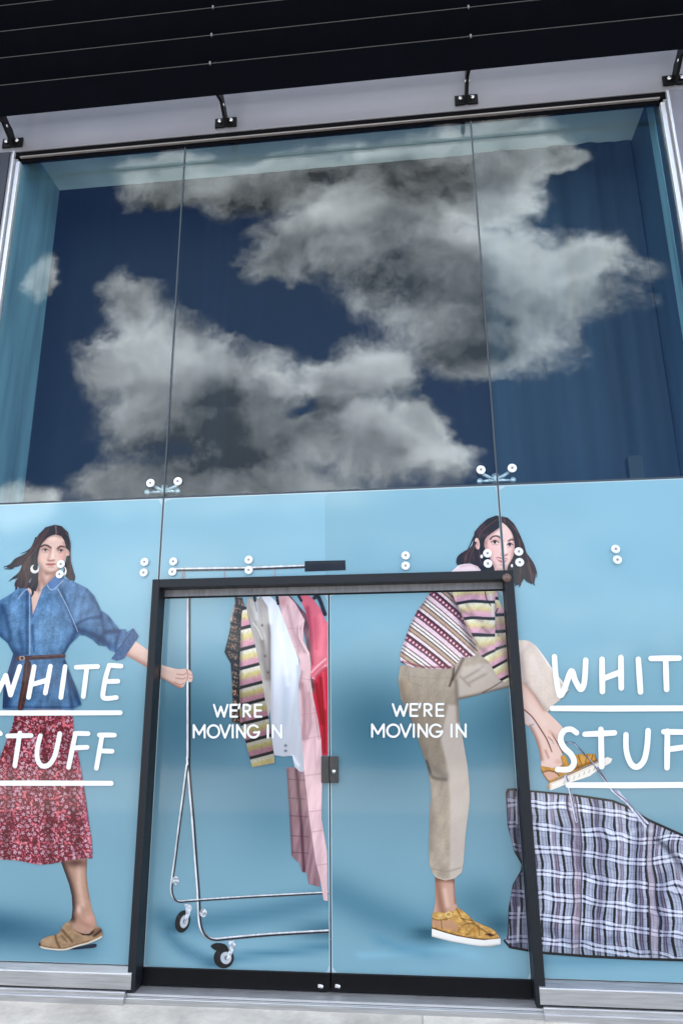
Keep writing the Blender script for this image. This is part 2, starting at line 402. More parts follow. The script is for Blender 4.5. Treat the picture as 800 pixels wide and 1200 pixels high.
def hash2(ix, iy, seed):
    h = (ix.astype(np.int64) * 374761393 + iy.astype(np.int64) * 668265263 + seed * 974711) & 0x7fffffff
    h = ((h ^ (h >> 13)) * 1274126177) & 0x7fffffff
    return ((h ^ (h >> 16)) & 0xffff) / 65535.0
def vnoise(x, y, seed=0):
    ix, iy = np.floor(x), np.floor(y); fx, fy = x - ix, y - iy
    fx = fx * fx * (3 - 2 * fx); fy = fy * fy * (3 - 2 * fy)
    a = hash2(ix, iy, seed); b = hash2(ix + 1, iy, seed); c = hash2(ix, iy + 1, seed); d = hash2(ix + 1, iy + 1, seed)
    return (a * (1 - fx) + b * fx) * (1 - fy) + (c * (1 - fx) + d * fx) * fy
def fbm(x, y, seed=0, o=4):
    r = 0; a = .5; t = 0
    for k in range(o):
        r = r + a * vnoise(x * 2 ** k, y * 2 ** k, seed + 17 * k); t += a; a *= .5
    return r / t
def sst(v, a, b):
    t = np.clip((v - a) / (b - a), 0, 1); return t * t * (3 - 2 * t)
class Paint:
    """inks of the printed picture, evaluated at photo-pixel positions"""
    def __init__(s, X, Y, col): s.X, s.Y = X, Y; s.C = np.tile(np.array(col, float), (len(X), 1))
    def mix(s, m, col):
        m = np.clip(m, 0, 1)[:, None]; s.C = s.C * (1 - m) + np.asarray(col, float) * m; return s
    def mul(s, k): s.C = s.C * k[:, None]; return s
    def shape(s, sh, col, a=1.0, soft=.6): return s.mix(sst(sh(s.X, s.Y), -soft, soft) * a, col)
    def blob(s, cx, cy, rx, ry, col, a=1.0, ang=0, p=1.0):
        an = math.radians(ang); u = (s.X - cx) * math.cos(an) + (s.Y - cy) * math.sin(an); v = -(s.X - cx) * math.sin(an) + (s.Y - cy) * math.cos(an)
        return s.mix(np.exp(-((u / rx) ** 2 + (v / ry) ** 2) ** p) * a, col)
    def line(s, pts, w, col, a=1.0, soft=.5, sm=4):
        p = smooth_open(pts, sm) if sm and len(pts) > 2 else pts
        d, _ = seg_dist(s.X, s.Y, p); return s.mix((1 - sst(d, w / 2 - soft, w / 2 + soft)) * a, col)
    def shade(s, pts, w, col, a=.5, sm=4):
        p = smooth_open(pts, sm) if sm and len(pts) > 2 else pts
        d, _ = seg_dist(s.X, s.Y, p); return s.mix(np.exp(-(d / w) ** 2) * a, col)
    def noise(s, sx, sy, amp, seed=1, o=3, ang=0):
        an = math.radians(ang); u = s.X * math.cos(an) + s.Y * math.sin(an); v = -s.X * math.sin(an) + s.Y * math.cos(an)
        return s.mul(1 + amp * (fbm(u / sx, v / sy, seed, o) - .5) * 2)
INK = 0.80
def ink(C):
    c = np.clip(128 + (C - 128) * 1.07, 0, 255) / 255.0
    return INK * np.clip(np.where(c <= .04045, c / 12.92, ((c + .055) / 1.055) ** 2.4) * 1.03 - .032, .0015, 1)

def sheet(name, shape, paint, y, parent, step=1.0, bb=None):
    b = bb or shape.bb(); x0, y0, x1, y1 = b[0] - step, b[1] - step, b[2] + step, b[3] + step
    if x1 - x0 < 2 * step or y1 - y0 < 2 * step: return None
    gx = np.arange(x0, x1 + step, step); gy = np.arange(y0, y1 + step, step)
    X, Y = np.meshgrid(gx, gy); F = shape(X, Y); F = np.where(np.abs(F) < 1e-4, 1e-4, F)
    ny_, nx_ = F.shape; pos = F > 0
    if not pos.any(): return None
    verts = []; vid = -np.ones(F.shape, int)
    jj, ii = np.nonzero(pos); vid[jj, ii] = np.arange(len(jj))
    vx = list(X[jj, ii]); vy = list(Y[jj, ii]); faces = []
    cnt = pos[:-1, :-1].astype(int) + pos[1:, :-1] + pos[:-1, 1:] + pos[1:, 1:]
    fj, fi = np.nonzero(cnt == 4)
    quads = np.stack([vid[fj, fi], vid[fj, fi + 1], vid[fj + 1, fi + 1], vid[fj + 1, fi]], 1).tolist()
    faces += quads
    cache = {}
    def cross(a, b):
        k = (a, b) if a < b else (b, a)
        if k in cache: return cache[k]
        fa, fb = F[a], F[b]; t = fa / (fa - fb)
        vx.append(X[a] + (X[b] - X[a]) * t); vy.append(Y[a] + (Y[b] - Y[a]) * t); cache[k] = len(vx) - 1; return cache[k]
    for j, i in zip(*np.nonzero((cnt > 0) & (cnt < 4))):
        cs = [(j, i), (j, i + 1), (j + 1, i + 1), (j + 1, i)]; f = []
        for k in range(4):
            a, c = cs[k], cs[(k + 1) % 4]
            if pos[a]: f.append(int(vid[a]))
            if pos[a] != pos[c]: f.append(cross(a, c))
        if len(f) >= 3: faces.append(f)
    vx, vy = np.array(vx), np.array(vy)
    wx, wz = W(vx, vy, y); off = origin(parent)
    me = bpy.data.meshes.new(name)
    me.from_pydata(np.stack([wx - off.x, np.full(len(wx), y - off.y), wz - off.z], 1).tolist(), [], faces)
    me.update()
    C = ink(paint(vx, vy)); at = me.color_attributes.new('print', 'FLOAT_COLOR', 'POINT')
    at.data.foreach_set('color', np.concatenate([C, np.ones((len(C), 1))], 1).astype(np.float32).ravel())
    return link(name, me, M['vinyl'], parent)
def flat_ink(col): return lambda X, Y: Paint(X, Y, col).C
def rect_px(x0, x1, z0, z1, y):
    a = PX(np.array([x0, x1, x1, x0]), np.array([z1, z1, z0, z0]), y); return Poly(list(zip(a[0].tolist(), a[1].tolist())))

# ------------------------------------------------------------------ setting
GZ = 0.04
bm = bmesh.new()
vs = [bm.verts.new(p) for p in ((-150, -17, GZ), (150, -17, GZ), (150, 60, GZ), (-150, 60, GZ))]; bm.faces.new(vs)
tag(from_bm('pavement', bm, M['paving']), kind='structure')
bm = bmesh.new()
vs = [bm.verts.new(p) for p in ((-900, -900, -.09), (900, -900, -.09), (900, 900, -.09), (-900, 900, -.09))]; bm.faces.new(vs)
tag(from_bm('ground', bm, M['asphalt']), kind='structure')
bm = bmesh.new(); bm_box(bm, -150, 150, -17.15, -17.001, -.088, GZ + .004, .01)
tag(from_bm('kerb', bm, M['paving']), kind='structure')

XL, XR, S1, S2 = -2.81, 1.86, -1.524, 0.570        # pane edges and the two seams
ZS, ZT, ZH = 0.205, 2.840, 5.60                    # sill, transom seam, head
# building body carrying the shop window; unseen roof and walls added to block sun
bld = thing('shop_building', (-.5, 8, GZ), 'dark modern building that carries the tall shop window', 'building')
box('upper_wall', -14, 12, .02, .30, 6.45, 9.5, M['wallbody'], bld)
box('roof', -14, 12, .32, 14, 9.2, 9.49, M['wallbody'], bld)
box('side_wall', -14, -13.7, .32, 14, GZ, 9.18, M['wallbody'], bld)
box('side_wall', 11.7, 12, .32, 14, GZ, 9.18, M['wallbody'], bld)
box('rear_wall', -13.69, 11.69, 13.7, 14, GZ, 9.18, M['wallbody'], bld)
# piers left and right of the window
for (x0, x1, mm, lab) in ((-14, -2.90, 'pier_l', 'dark anthracite clad pier left of the tall window'), (1.925, 12, 'pier_r', 'grey metal clad pier right of the tall window')):
    p = thing('cladding_pier', ((x0 + x1) / 2, .1, GZ), lab, 'wall')
    if x0 < -5: box('cladding', -6.0, x1, -.02, .30, GZ, 5.66, M[mm], p, .004); box('cladding', x0, -6.012, -.02, .30, GZ, 5.66, M[mm], p, .004)
    else: box('cladding', x0, 6.0, -.02, .30, GZ, 5.66, M[mm], p, .004); box('cladding', 6.012, x1, -.02, .30, GZ, 5.66, M[mm], p, .004)
# spandrel above the window
sp = thing('spandrel_panel', (-.5, 0, 5.668), 'smooth lavender grey metal panel between louvre blades and window head', 'panel')
bm = bmesh.new(); bm_box(bm, -6, 6, 0, .03, 5.672, 6.449, .002); from_bm('face_sheet', bm, M['spandrel'], sp)
bm = bmesh.new(); bm_box(bm, -6, 6, -.012, .028, 5.660, 5.671, .002); from_bm('drip_edge', bm, M['spandrel'], sp)
# head channel of the window
hd = thing('glazing_channel', (-.5, 0, 5.58), 'black channel with thin bronze strip along the top of the glass', 'window frame')
box('channel', XL - .06, XR + .06, -.006, .06, 5.605, 5.658, M['channel'], hd)
box('trim_strip', XL - .0, XR + .0, -.026, -.007, 5.592, 5.603, M['trim'], hd, .002)
box('gasket', XL, XR, -.004, .02, 5.566, 5.590, M['channel'], hd)

# interior behind the upper glass
room = thing('display_void', (-.5, .4, ZS), 'shallow teal lined void behind the tall upper glass', 'interior')
D1 = .58
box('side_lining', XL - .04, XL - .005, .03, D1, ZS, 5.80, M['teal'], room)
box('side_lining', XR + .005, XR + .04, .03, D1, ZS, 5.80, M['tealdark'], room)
box('edge_strip', XR - .002, XR + .0045, .11, .21, ZS, 5.78, M['teal'], room)
box('back_drape', XL - .04, XR + .04, D1 + .001, D1 + .05, ZS, 5.83, M['drape'], room)
for xa, xb, mm in ((.655, XR - .01, 'drape_r'),):
    bm = bmesh.new(); n = 150; rows = []
    for i in range(n + 1):
        x = xa + (xb - xa) * i / n
        y = D1 - .025 + .007 * math.sin(x * 19 + 1.3 * math.sin(x * 9)) + .003 * math.sin(x * 47 + 2)
        rows.append((bm.verts.new((x, y, ZS)), bm.verts.new((x + .01 * math.sin(x * 5), y, 5.79))))
    for p, q in zip(rows, rows[1:]): bm.faces.new((p[0], q[0], q[1], p[1]))
    from_bm('hung_fabric', bm, M[mm], room, True)
box('ceiling_lining', XL - .04, XR + .04, .032, D1, 5.801, 5.83, M['ceil'], room)
box('floor_board', XL - .04, XR + .04, .13, D1, ZS - .06, ZS - .01, M['wallbody'], room)
box('transom_shelf', XL, XR, .2, .28, 2.70, 2.74, M['black'], room)

# jamb channels
for (xa, sgn, lab) in ((XL, -1, 'bright steel channel framing the left edge of the glass'), (XR, 1, 'bright steel channel framing the right edge of the glass')):
    j = thing('window_jamb', (xa, 0, ZS), lab, 'window frame')
    def bx2(n, a, b, y0, y1, mm, z0=ZS - .03, z1=5.60, bev=.002):
        x0, x1 = sorted((xa + sgn * a, xa + sgn * b)); box(n, x0, x1, y0, y1, z0, z1, M[mm], j, bev)
    bx2('inner_bead', .000, .026, -.022, .012, 'polished', z1=5.56)
    bx2('groove', .027, .047, -.004, .012, 'socket')
    bx2('outer_flange', .048, .062, -.030, .012, 'polished', z1=5.652)
    bx2('web', .063, .088, -.012, .012, 'alu' if sgn > 0 else 'socket', z1=5.652)

# louvre screen
BL = dict(y=-.31, z=5.69, s=.1336, pitch=.2515)
scr = thing('louvre_screen', (-.5, BL['y'], BL['z']), 'row of long dark navy louvre blades projecting above the window', 'louvre')
bl0 = None
for k in range(9):
    z = BL['z'] + k * BL['pitch']; y = BL['y']; s = BL['s']; n = .008
    prof = [(y, z), (y - s, z + s), (y - s + n, z + s + n), (y - s * .5 + .018, z + s * .5 + .018), (y + n * .6, z + n * .8)]
    bm = bmesh.new(); bm_extrude(bm, prof, 'x', -8, 7); b = from_bm('blade', bm, M['bladed'], scr)
    bm = bmesh.new(); bm_box(bm, -8, 7, y - s - .003, y - s + .003, z + s + .000, z + s + .006); from_bm('lip', bm, M['lip'], b)
# brackets
blades = [o for o in scr.children if o.name.startswith('blade')]
brk = [(16, 168, 'black bolted bracket at the far left end of the panel'), (265, 146, 'black bolted bracket above the left glass seam'),
       (546, 119, 'black bolted bracket above the right glass seam'), (790, 97, 'black bolted bracket at the far right end of the panel')]
for px, py, lab in brk:
    x, z = map(float, W(px, py, 0)); z = 5.752
    t = thing('louvre_bracket', (x, 0, z), lab, 'bracket', 'brackets holding the louvre blades')
    for s in (-1, 1):
        bm = bmesh.new(); x0, x1 = sorted((x + s * .008, x + s * .082)); bm_box(bm, x0, x1, -.014, -.002, z - .042, z + .040, .003)
        p = from_bm('plate', bm, M['black'], t)
        bm = bmesh.new(); bm_cyl(bm, (x + s * .042, -.024, z + .004), (0, -1, 0), .015, .018, 6, bev=.003); from_bm('bolt', bm, M['bolt'], p, True)
    bm = bmesh.new()
    prof = [(-.002, z - .036), (-.002, z + .05), (-.05, z + .09), (-.10, z + .10), (-.20, z + .15), (-.29, z + .30), (-.335, z + .30), (-.335, z + .02), (-.29, z - .02), (-.16, z + .045), (-.06, z - .005)]
    bm_extrude(bm, prof, 'x', x - .011, x + .011); from_bm('arm', bm, M['black'], t)
    bm = bmesh.new(); bm_box(bm, x + .018, x + .046, -.24, -.22, z + .08, z + 1.9); from_bm('mast', bm, M['black'], t)
    for k, b in enumerate(blades):
        zz = BL['z'] + k * BL['pitch'] + BL['s']; yy = BL['y'] - BL['s']
        bm = bmesh.new(); bm_box(bm, x - .006, x + .006, yy - .016, yy - .0035, zz - .016, zz + .008, .002); from_bm('clip', bm, M['alu2'], b)
    for (yy, zz) in ((-.12, z + .05), (-.24, z + .09)):
        bm = bmesh.new(); bm_cyl(bm, (x, yy, zz), (1, 0, 0), .011, .03, 8); from_bm('pin', bm, M['bolt'], t, True)

# ------------------------------------------------------------------ upper panes
for x0, x1, lab in ((XL + .002, S1 - .005, 'narrow upper pane at the left reflecting blue sky'), (S1 + .005, S2 - .005, 'wide middle upper pane full of reflected clouds'), (S2 + .005, XR - .002, 'narrow upper pane at the right with a cloud edge reflected')):
    bm = bmesh.new(); bm_box(bm, x0, x1, 0, .012, ZT + .006, 5.598)
    o = from_bm('upper_window_pane', bm, M['glass'], None, loc=((x0 + x1) / 2, .006, ZT)); tag(o, lab, 'window pane')
for x, lab in ((S1, 'thin dark vertical joint left of the middle panes'), (S2, 'thin dark vertical joint right of the middle panes')):
    o = box('glass_joint', x - .0045, x + .0045, -.0035, .011, 2.32, 5.598, M['joint']); tag(o, lab, 'joint')
o = box('glass_joint', XL, XR, -.0005, .013, ZT - .0055, ZT + .0055, M['joint']); tag(o, 'thin dark horizontal joint between blue vinyl and upper glass', 'joint')
# dark post top behind the right upper pane
x, z = map(float, W(738, 541, .12))
o = box('junction_box', x - .045, x + .045, .022, .10, 2.741, z + .01, M['box'], None, .016); tag(o, 'small dark green box behind the glass above the right vinyl', 'box')

# spider fittings
def disc(name, x, z, r, y, parent, t=.012):
    bm = bmesh.new(); bm_cyl(bm, (x, y - t / 2, z), (0, -1, 0), r, t, 28, bev=.003); d = from_bm(name, bm, M['disc'], parent)
    bm = bmesh.new(); bm_cyl(bm, (x, y - t - .001, z), (0, -1, 0), r * .33, .003, 6); from_bm('hex_socket', bm, M['socket'], d)
    return d
for px0, py0, px1, py1, hx, hy, lab in ((177, 566.5, 209, 564.5, 192, 576, 'four-way steel spider fitting at the left glass seam'), (563, 551, 599.5, 549, 580.5, 563, 'four-way steel spider fitting at the right glass seam')):
    hxw, hzw = map(float, W(hx, hy, .06))
    t = thing('spider_fitting', (hxw, .06, hzw), lab, 'glass fitting', 'spider fittings on the glass seams')
    bm = bmesh.new(); bm_cyl(bm, (hxw, .07, hzw + .01), (0, 0, 1), .022, .07, 16, bev=.004); bm_cyl(bm, (hxw, .12, hzw), (0, 1, 0), .018, .12, 12)
    from_bm('hub', bm, M['polished'], t, True)
    for a, b in ((px0, py0), (px1, py1)):
        dxw, dzw = map(float, W(a, b, 0)); disc('clamp_disc', dxw, dzw, .027, -.001, t)
        bm = bmesh.new(); bm_cyl(bm, (dxw, .03, dzw), (0, -1, 0), .016, .035, 12); bm_rod(bm, (dxw, .05, dzw), (hxw, .065, hzw), .010, .013); from_bm('arm', bm, M['polished'], t, True)
        bm = bmesh.new(); s = 1 if dxw > hxw else -1
        bm_rod(bm, (hxw, .065, hzw), (hxw + s * .10, .06, hzw - .004), .013, .010); bm_cyl(bm, (hxw + s * .10, .05, hzw - .01), (0, 1, 0), .018, .05, 12); from_bm('arm', bm, M['polished'], t, True)
# fixing disc pairs on the blue vinyl
for px, ya, qx, yb, lab in ((170.5, 659, 169.5, 671.5, 'pair of steel discs on vinyl just left of the left seam'), (204, 658.5, 203, 670.5, 'pair of steel discs at the left end of the printed rail'),
        (292, 656.5, 292, 668.5, 'pair of steel discs over the middle of the printed rail'), (475, 651.5, 475, 663.5, 'pair of steel discs alone on vinyl above the right door'),
        (570.5, 649, 571, 661, 'pair of steel discs on the cheek of the printed woman'), (607, 647, 608, 659.5, 'pair of steel discs on the dark hair of the printed woman'),
        (720, 644, 722, 656.5, 'pair of steel discs alone on the right vinyl'), (73, 661.5, 71.5, 673.5, 'pair of steel discs beside the earring of the denim woman')):
    x0, z0 = map(float, W(px, ya, 0)); x1, z1 = map(float, W(qx, yb, 0))
    t = thing('fixing_discs', ((x0 + x1) / 2, 0, z1), lab, 'glass fitting', 'steel disc pairs fixing the glass')
    disc('disc', x0, z0, .025, -.006, t); disc('disc', x1, z1, .025, -.006, t)

# ------------------------------------------------------------------ plinths, threshold, door frame
prof = [(.14, ZS - .03), (.004, ZS - .002), (-.03, ZS - .028), (-.03, .101), (-.052, .093), (-.052, .075), (-.066, .068), (-.066, GZ - .02), (.14, GZ - .02)]
for x0, x1, xs, lab in ((-2.90, -1.528, -1, 'brushed steel plinth under the left vinyl pane'), (.586, 1.93, 1, 'brushed steel plinth under the right vinyl pane')):
    t = thing('window_plinth', ((x0 + x1) / 2, 0, GZ), lab, 'plinth')
    upper = [p for p in prof if p[1] > .1 or p[0] > .1][:4] + [(.14, .101)]
    bm = bmesh.new(); bm_extrude(bm, [(.14, ZS - .03), (.004, ZS - .002), (-.036, ZS - .028), (-.036, .103), (.14, .103)], 'x', x0, x1); from_bm('sill_casing', bm, M['steel'], t)
    bm = bmesh.new(); bm_box(bm, x0, x1, -.039, -.0362, ZS - .034, ZS - .027, .001); from_bm('sill_edge', bm, M['polished'], t)
    a, b = (x0, x1 - .025) if xs < 0 else (x0 + .012, x1)
    bm = bmesh.new(); bm_extrude(bm, [(.1, .1015), (-.048, .096), (-.053, .091), (-.053, .077), (-.062, .073), (-.067, .068), (-.067, GZ - .02), (.1, GZ - .02)], 'x', a, b); from_bm('skirting', bm, M['steel'], t)
th = thing('door_threshold', (-.47, 0, GZ), 'pale metal threshold step below the black door rails', 'threshold')
bm = bmesh.new(); bm_extrude(bm, [(.20, .088), (.02, .088), (-.022, .082), (-.022, .071), (.20, .071)], 'x', -1.552, .60); from_bm('tread', bm, M['alu'], th)
bm = bmesh.new(); bm_box(bm, -1.576, .604, -.047, .20, GZ - .02, .0695, .004); from_bm('riser', bm, M['steel'], th)

FX0, FX1, FZ = -1.553, .618, 2.305
df = thing('door_frame', (-.47, .04, .09), 'slim black metal frame around the double glass doors', 'door frame')
box('jamb', FX0, FX0 + .046, -.03, .13, .09, FZ, M['frame'], df, .003)
box('jamb', FX1 - .052, FX1, -.03, .13, .09, FZ, M['frame'], df, .003)
box('head', FX0 + .0465, FX1 - .0525, -.03, .13, FZ - .052, FZ - .0005, M['frame'], df, .003)
box('header_panel', FX0 + .047, FX1 - .053, .070, .10, 2.211, FZ - .0525, M['header'], df)
x, z = map(float, W(593.5, 677, -.035)); bm = bmesh.new(); bm_cyl(bm, (x, -.034, z), (0, -1, 0), .026, .008, 24, bev=.002); from_bm('corner_cap', bm, M['copper'], df, True)

# ------------------------------------------------------------------ the printed vinyl
YD = .079                                   # plane of the door leaves' print
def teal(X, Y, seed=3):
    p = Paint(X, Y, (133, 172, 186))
    k = np.interp(Y, [560, 700, 800, 900, 1000, 1130], [1.09, 1.07, 1.0, .95, .97, 1.03])  # reflection painted into the ink: sky lightens the top, middle stays darker
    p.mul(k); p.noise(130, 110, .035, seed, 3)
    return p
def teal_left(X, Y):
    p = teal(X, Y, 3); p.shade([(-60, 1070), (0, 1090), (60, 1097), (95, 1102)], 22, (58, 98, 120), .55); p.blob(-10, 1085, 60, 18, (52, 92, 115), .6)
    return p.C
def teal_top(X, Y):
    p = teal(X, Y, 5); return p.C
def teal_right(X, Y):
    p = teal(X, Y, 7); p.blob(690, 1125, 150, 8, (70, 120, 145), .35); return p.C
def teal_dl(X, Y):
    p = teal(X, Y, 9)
    p.mul(np.interp(Y, [700, 790, 850, 930, 1020], [1.02, .95, .91, .95, 1.0])); p.blob(240, 850, 60, 60, (56, 92, 110), .52); p.blob(330, 920, 60, 70, (66, 112, 134), .5); p.blob(205, 860, 25, 70, (62, 100, 120), .35)  # dark band and patches across the leaf: street reflection painted into the print
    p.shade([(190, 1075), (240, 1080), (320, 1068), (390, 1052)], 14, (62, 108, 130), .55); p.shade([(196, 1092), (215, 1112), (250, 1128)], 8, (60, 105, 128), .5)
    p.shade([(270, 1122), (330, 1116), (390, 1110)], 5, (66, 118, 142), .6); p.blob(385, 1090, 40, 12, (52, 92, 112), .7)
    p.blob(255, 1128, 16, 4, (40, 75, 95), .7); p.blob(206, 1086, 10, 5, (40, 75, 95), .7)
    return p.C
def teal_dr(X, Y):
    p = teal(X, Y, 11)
    p.mul(np.interp(Y, [700, 790, 850, 930, 1020], [1.02, .95, .91, .95, 1.0])); p.blob(440, 845, 55, 55, (52, 88, 106), .52); p.blob(580, 850, 40, 45, (60, 104, 126), .5); p.blob(480, 880, 80, 60, (62, 108, 130), .4)  # same painted reflection band on the right leaf, with its dark patches
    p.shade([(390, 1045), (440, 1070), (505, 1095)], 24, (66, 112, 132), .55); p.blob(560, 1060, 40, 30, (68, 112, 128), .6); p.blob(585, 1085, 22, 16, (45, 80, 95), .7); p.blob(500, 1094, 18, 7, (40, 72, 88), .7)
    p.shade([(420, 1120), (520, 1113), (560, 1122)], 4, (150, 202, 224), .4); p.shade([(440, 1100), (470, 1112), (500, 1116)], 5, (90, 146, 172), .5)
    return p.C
def pane(name, lab, cat, x0, x1, z0, z1, y, fill, extra=None, rim=.007):
    t = thing(name, ((x0 + x1) / 2, y, z0), lab, cat)
    box('glass', x0, x1, y + .001, y + .012, z0, z1, M['edgeglass'], t)
    sheet('vinyl_backdrop', rect_px(x0 + rim, x1 - rim, z0 + .002, z1 - rim, y), fill, y, t, 7.0)
    return t
M['edgeglass'] = mat('polished_glass_edge', (.42, .55, .60), .1)
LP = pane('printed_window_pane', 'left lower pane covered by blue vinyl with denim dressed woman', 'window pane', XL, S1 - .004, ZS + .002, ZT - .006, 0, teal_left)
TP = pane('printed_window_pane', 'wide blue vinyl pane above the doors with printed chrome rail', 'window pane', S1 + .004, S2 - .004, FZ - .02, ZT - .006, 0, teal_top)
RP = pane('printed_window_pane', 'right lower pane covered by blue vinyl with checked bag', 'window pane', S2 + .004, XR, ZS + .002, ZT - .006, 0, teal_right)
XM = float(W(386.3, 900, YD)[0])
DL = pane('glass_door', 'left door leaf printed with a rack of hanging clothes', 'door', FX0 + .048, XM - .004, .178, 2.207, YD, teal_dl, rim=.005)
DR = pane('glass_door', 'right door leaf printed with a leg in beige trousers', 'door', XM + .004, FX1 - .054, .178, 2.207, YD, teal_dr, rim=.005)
for t, x0, x1, bxp in ((DL, FX0 + .048, XM - .004, 377), (DR, XM + .004, FX1 - .054, 397)):
    box('bottom_rail', x0, x1, YD - .014, YD + .03, .094, .1775, M['black'], t, .002)
    x, z = map(float, W(bxp, 1155.5, YD - .014)); bm = bmesh.new(); bm_cyl(bm, (x, YD - .02, z), (0, -1, 0), .009, .012, 12, bev=.002); bm_box(bm, x - .02, x + .004, YD - .018, YD - .0145, z - .008, z + .008, .002)
    from_bm('rail_lock', bm, M['bolt'], t, True)
    box('top_rail', x0, x1, YD - .006, YD + .02, 2.2005, 2.2095, M['black'], t)
xa, za = map(float, W(376.3, 886.5, YD - .02)); xb, zb = map(float, W(396.3, 917.5, YD - .02))
box('lock_keep', xa, XM - .002, YD - .022, YD - .003, zb, za, M['lockmetal'], DL, .002)
lc = box('lock_case', XM + .002, xb, YD - .022, YD - .003, zb, za, M['lockmetal'], DR, .002)
x, z = map(float, W(391, 904, YD - .03)); bm = bmesh.new(); bm_cyl(bm, (x, YD - .028, z), (0, -1, 0), .011, .014, 18, bev=.002); from_bm('lock_cylinder', bm, M['bolt'], lc, True)
R_LP, R_TP, R_RP = rect_px(XL, S1 - .008, ZS + .004, ZT - .01, 0), rect_px(S1 + .008, S2 - .008, FZ - .02, ZT - .01, 0), rect_px(S2 + .008, XR - .002, ZS + .004, ZT - .01, 0)
R_DL, R_DR = rect_px(FX0 + .05, XM - .009, .179, 2.2, YD), rect_px(XM + .009, FX1 - .056, .179, 2.2, YD)
# second vinyl drop above the right door starts at a faint seam

# ================================================================== left pane: woman in denim
SK = (222, 188, 172); SKD = (150, 108, 92)
L1 = lambda p: T(0, 605, 8, p); L2 = lambda p: T(0, 670, 4.706, p); L3 = lambda p: T(0, 760, 5.333, p); L4 = lambda p: T(30, 990, 8, p); LZ = lambda p: T(0, 600, 4.444, p)
face = Poly(L1([(440, 200), (520, 166), (582, 182), (612, 240), (624, 305), (640, 315), (656, 340), (648, 372), (626, 370), (612, 405), (600, 440), (572, 488), (535, 520), (482, 532), (430, 520), (385, 482), (356, 432), (350, 370), (362, 300), (390, 250)]), 3)
neck = Poly(L1([(372, 470), (356, 600), (350, 720), (400, 720), (450, 650), (530, 560), (560, 480)]), 0)
arm_l = Poly(L2([(640, 380), (745, 380), (800, 420), (830, 440), (830, 540), (800, 522), (705, 466), (640, 470)]))
legs = Poly(L4([(325, 60), (335, 165), (370, 260), (410, 370), (435, 480), (442, 600), (432, 690), (380, 760), (340, 850), (560, 860), (660, 800), (668, 740), (652, 680), (622, 600), (602, 500), (584, 400), (572, 280), (577, 140), (575, 60)]))
torso = Poly(L2([(150, 90), (300, 40), (420, 90), (560, 260), (680, 390), (640, 440), (500, 350), (400, 340), (340, 460), (380, 740), (330, 800), (350, 1500), (250, 1500), (200, 800), (60, 720), (90, 460), (40, 300), (80, 150)]))
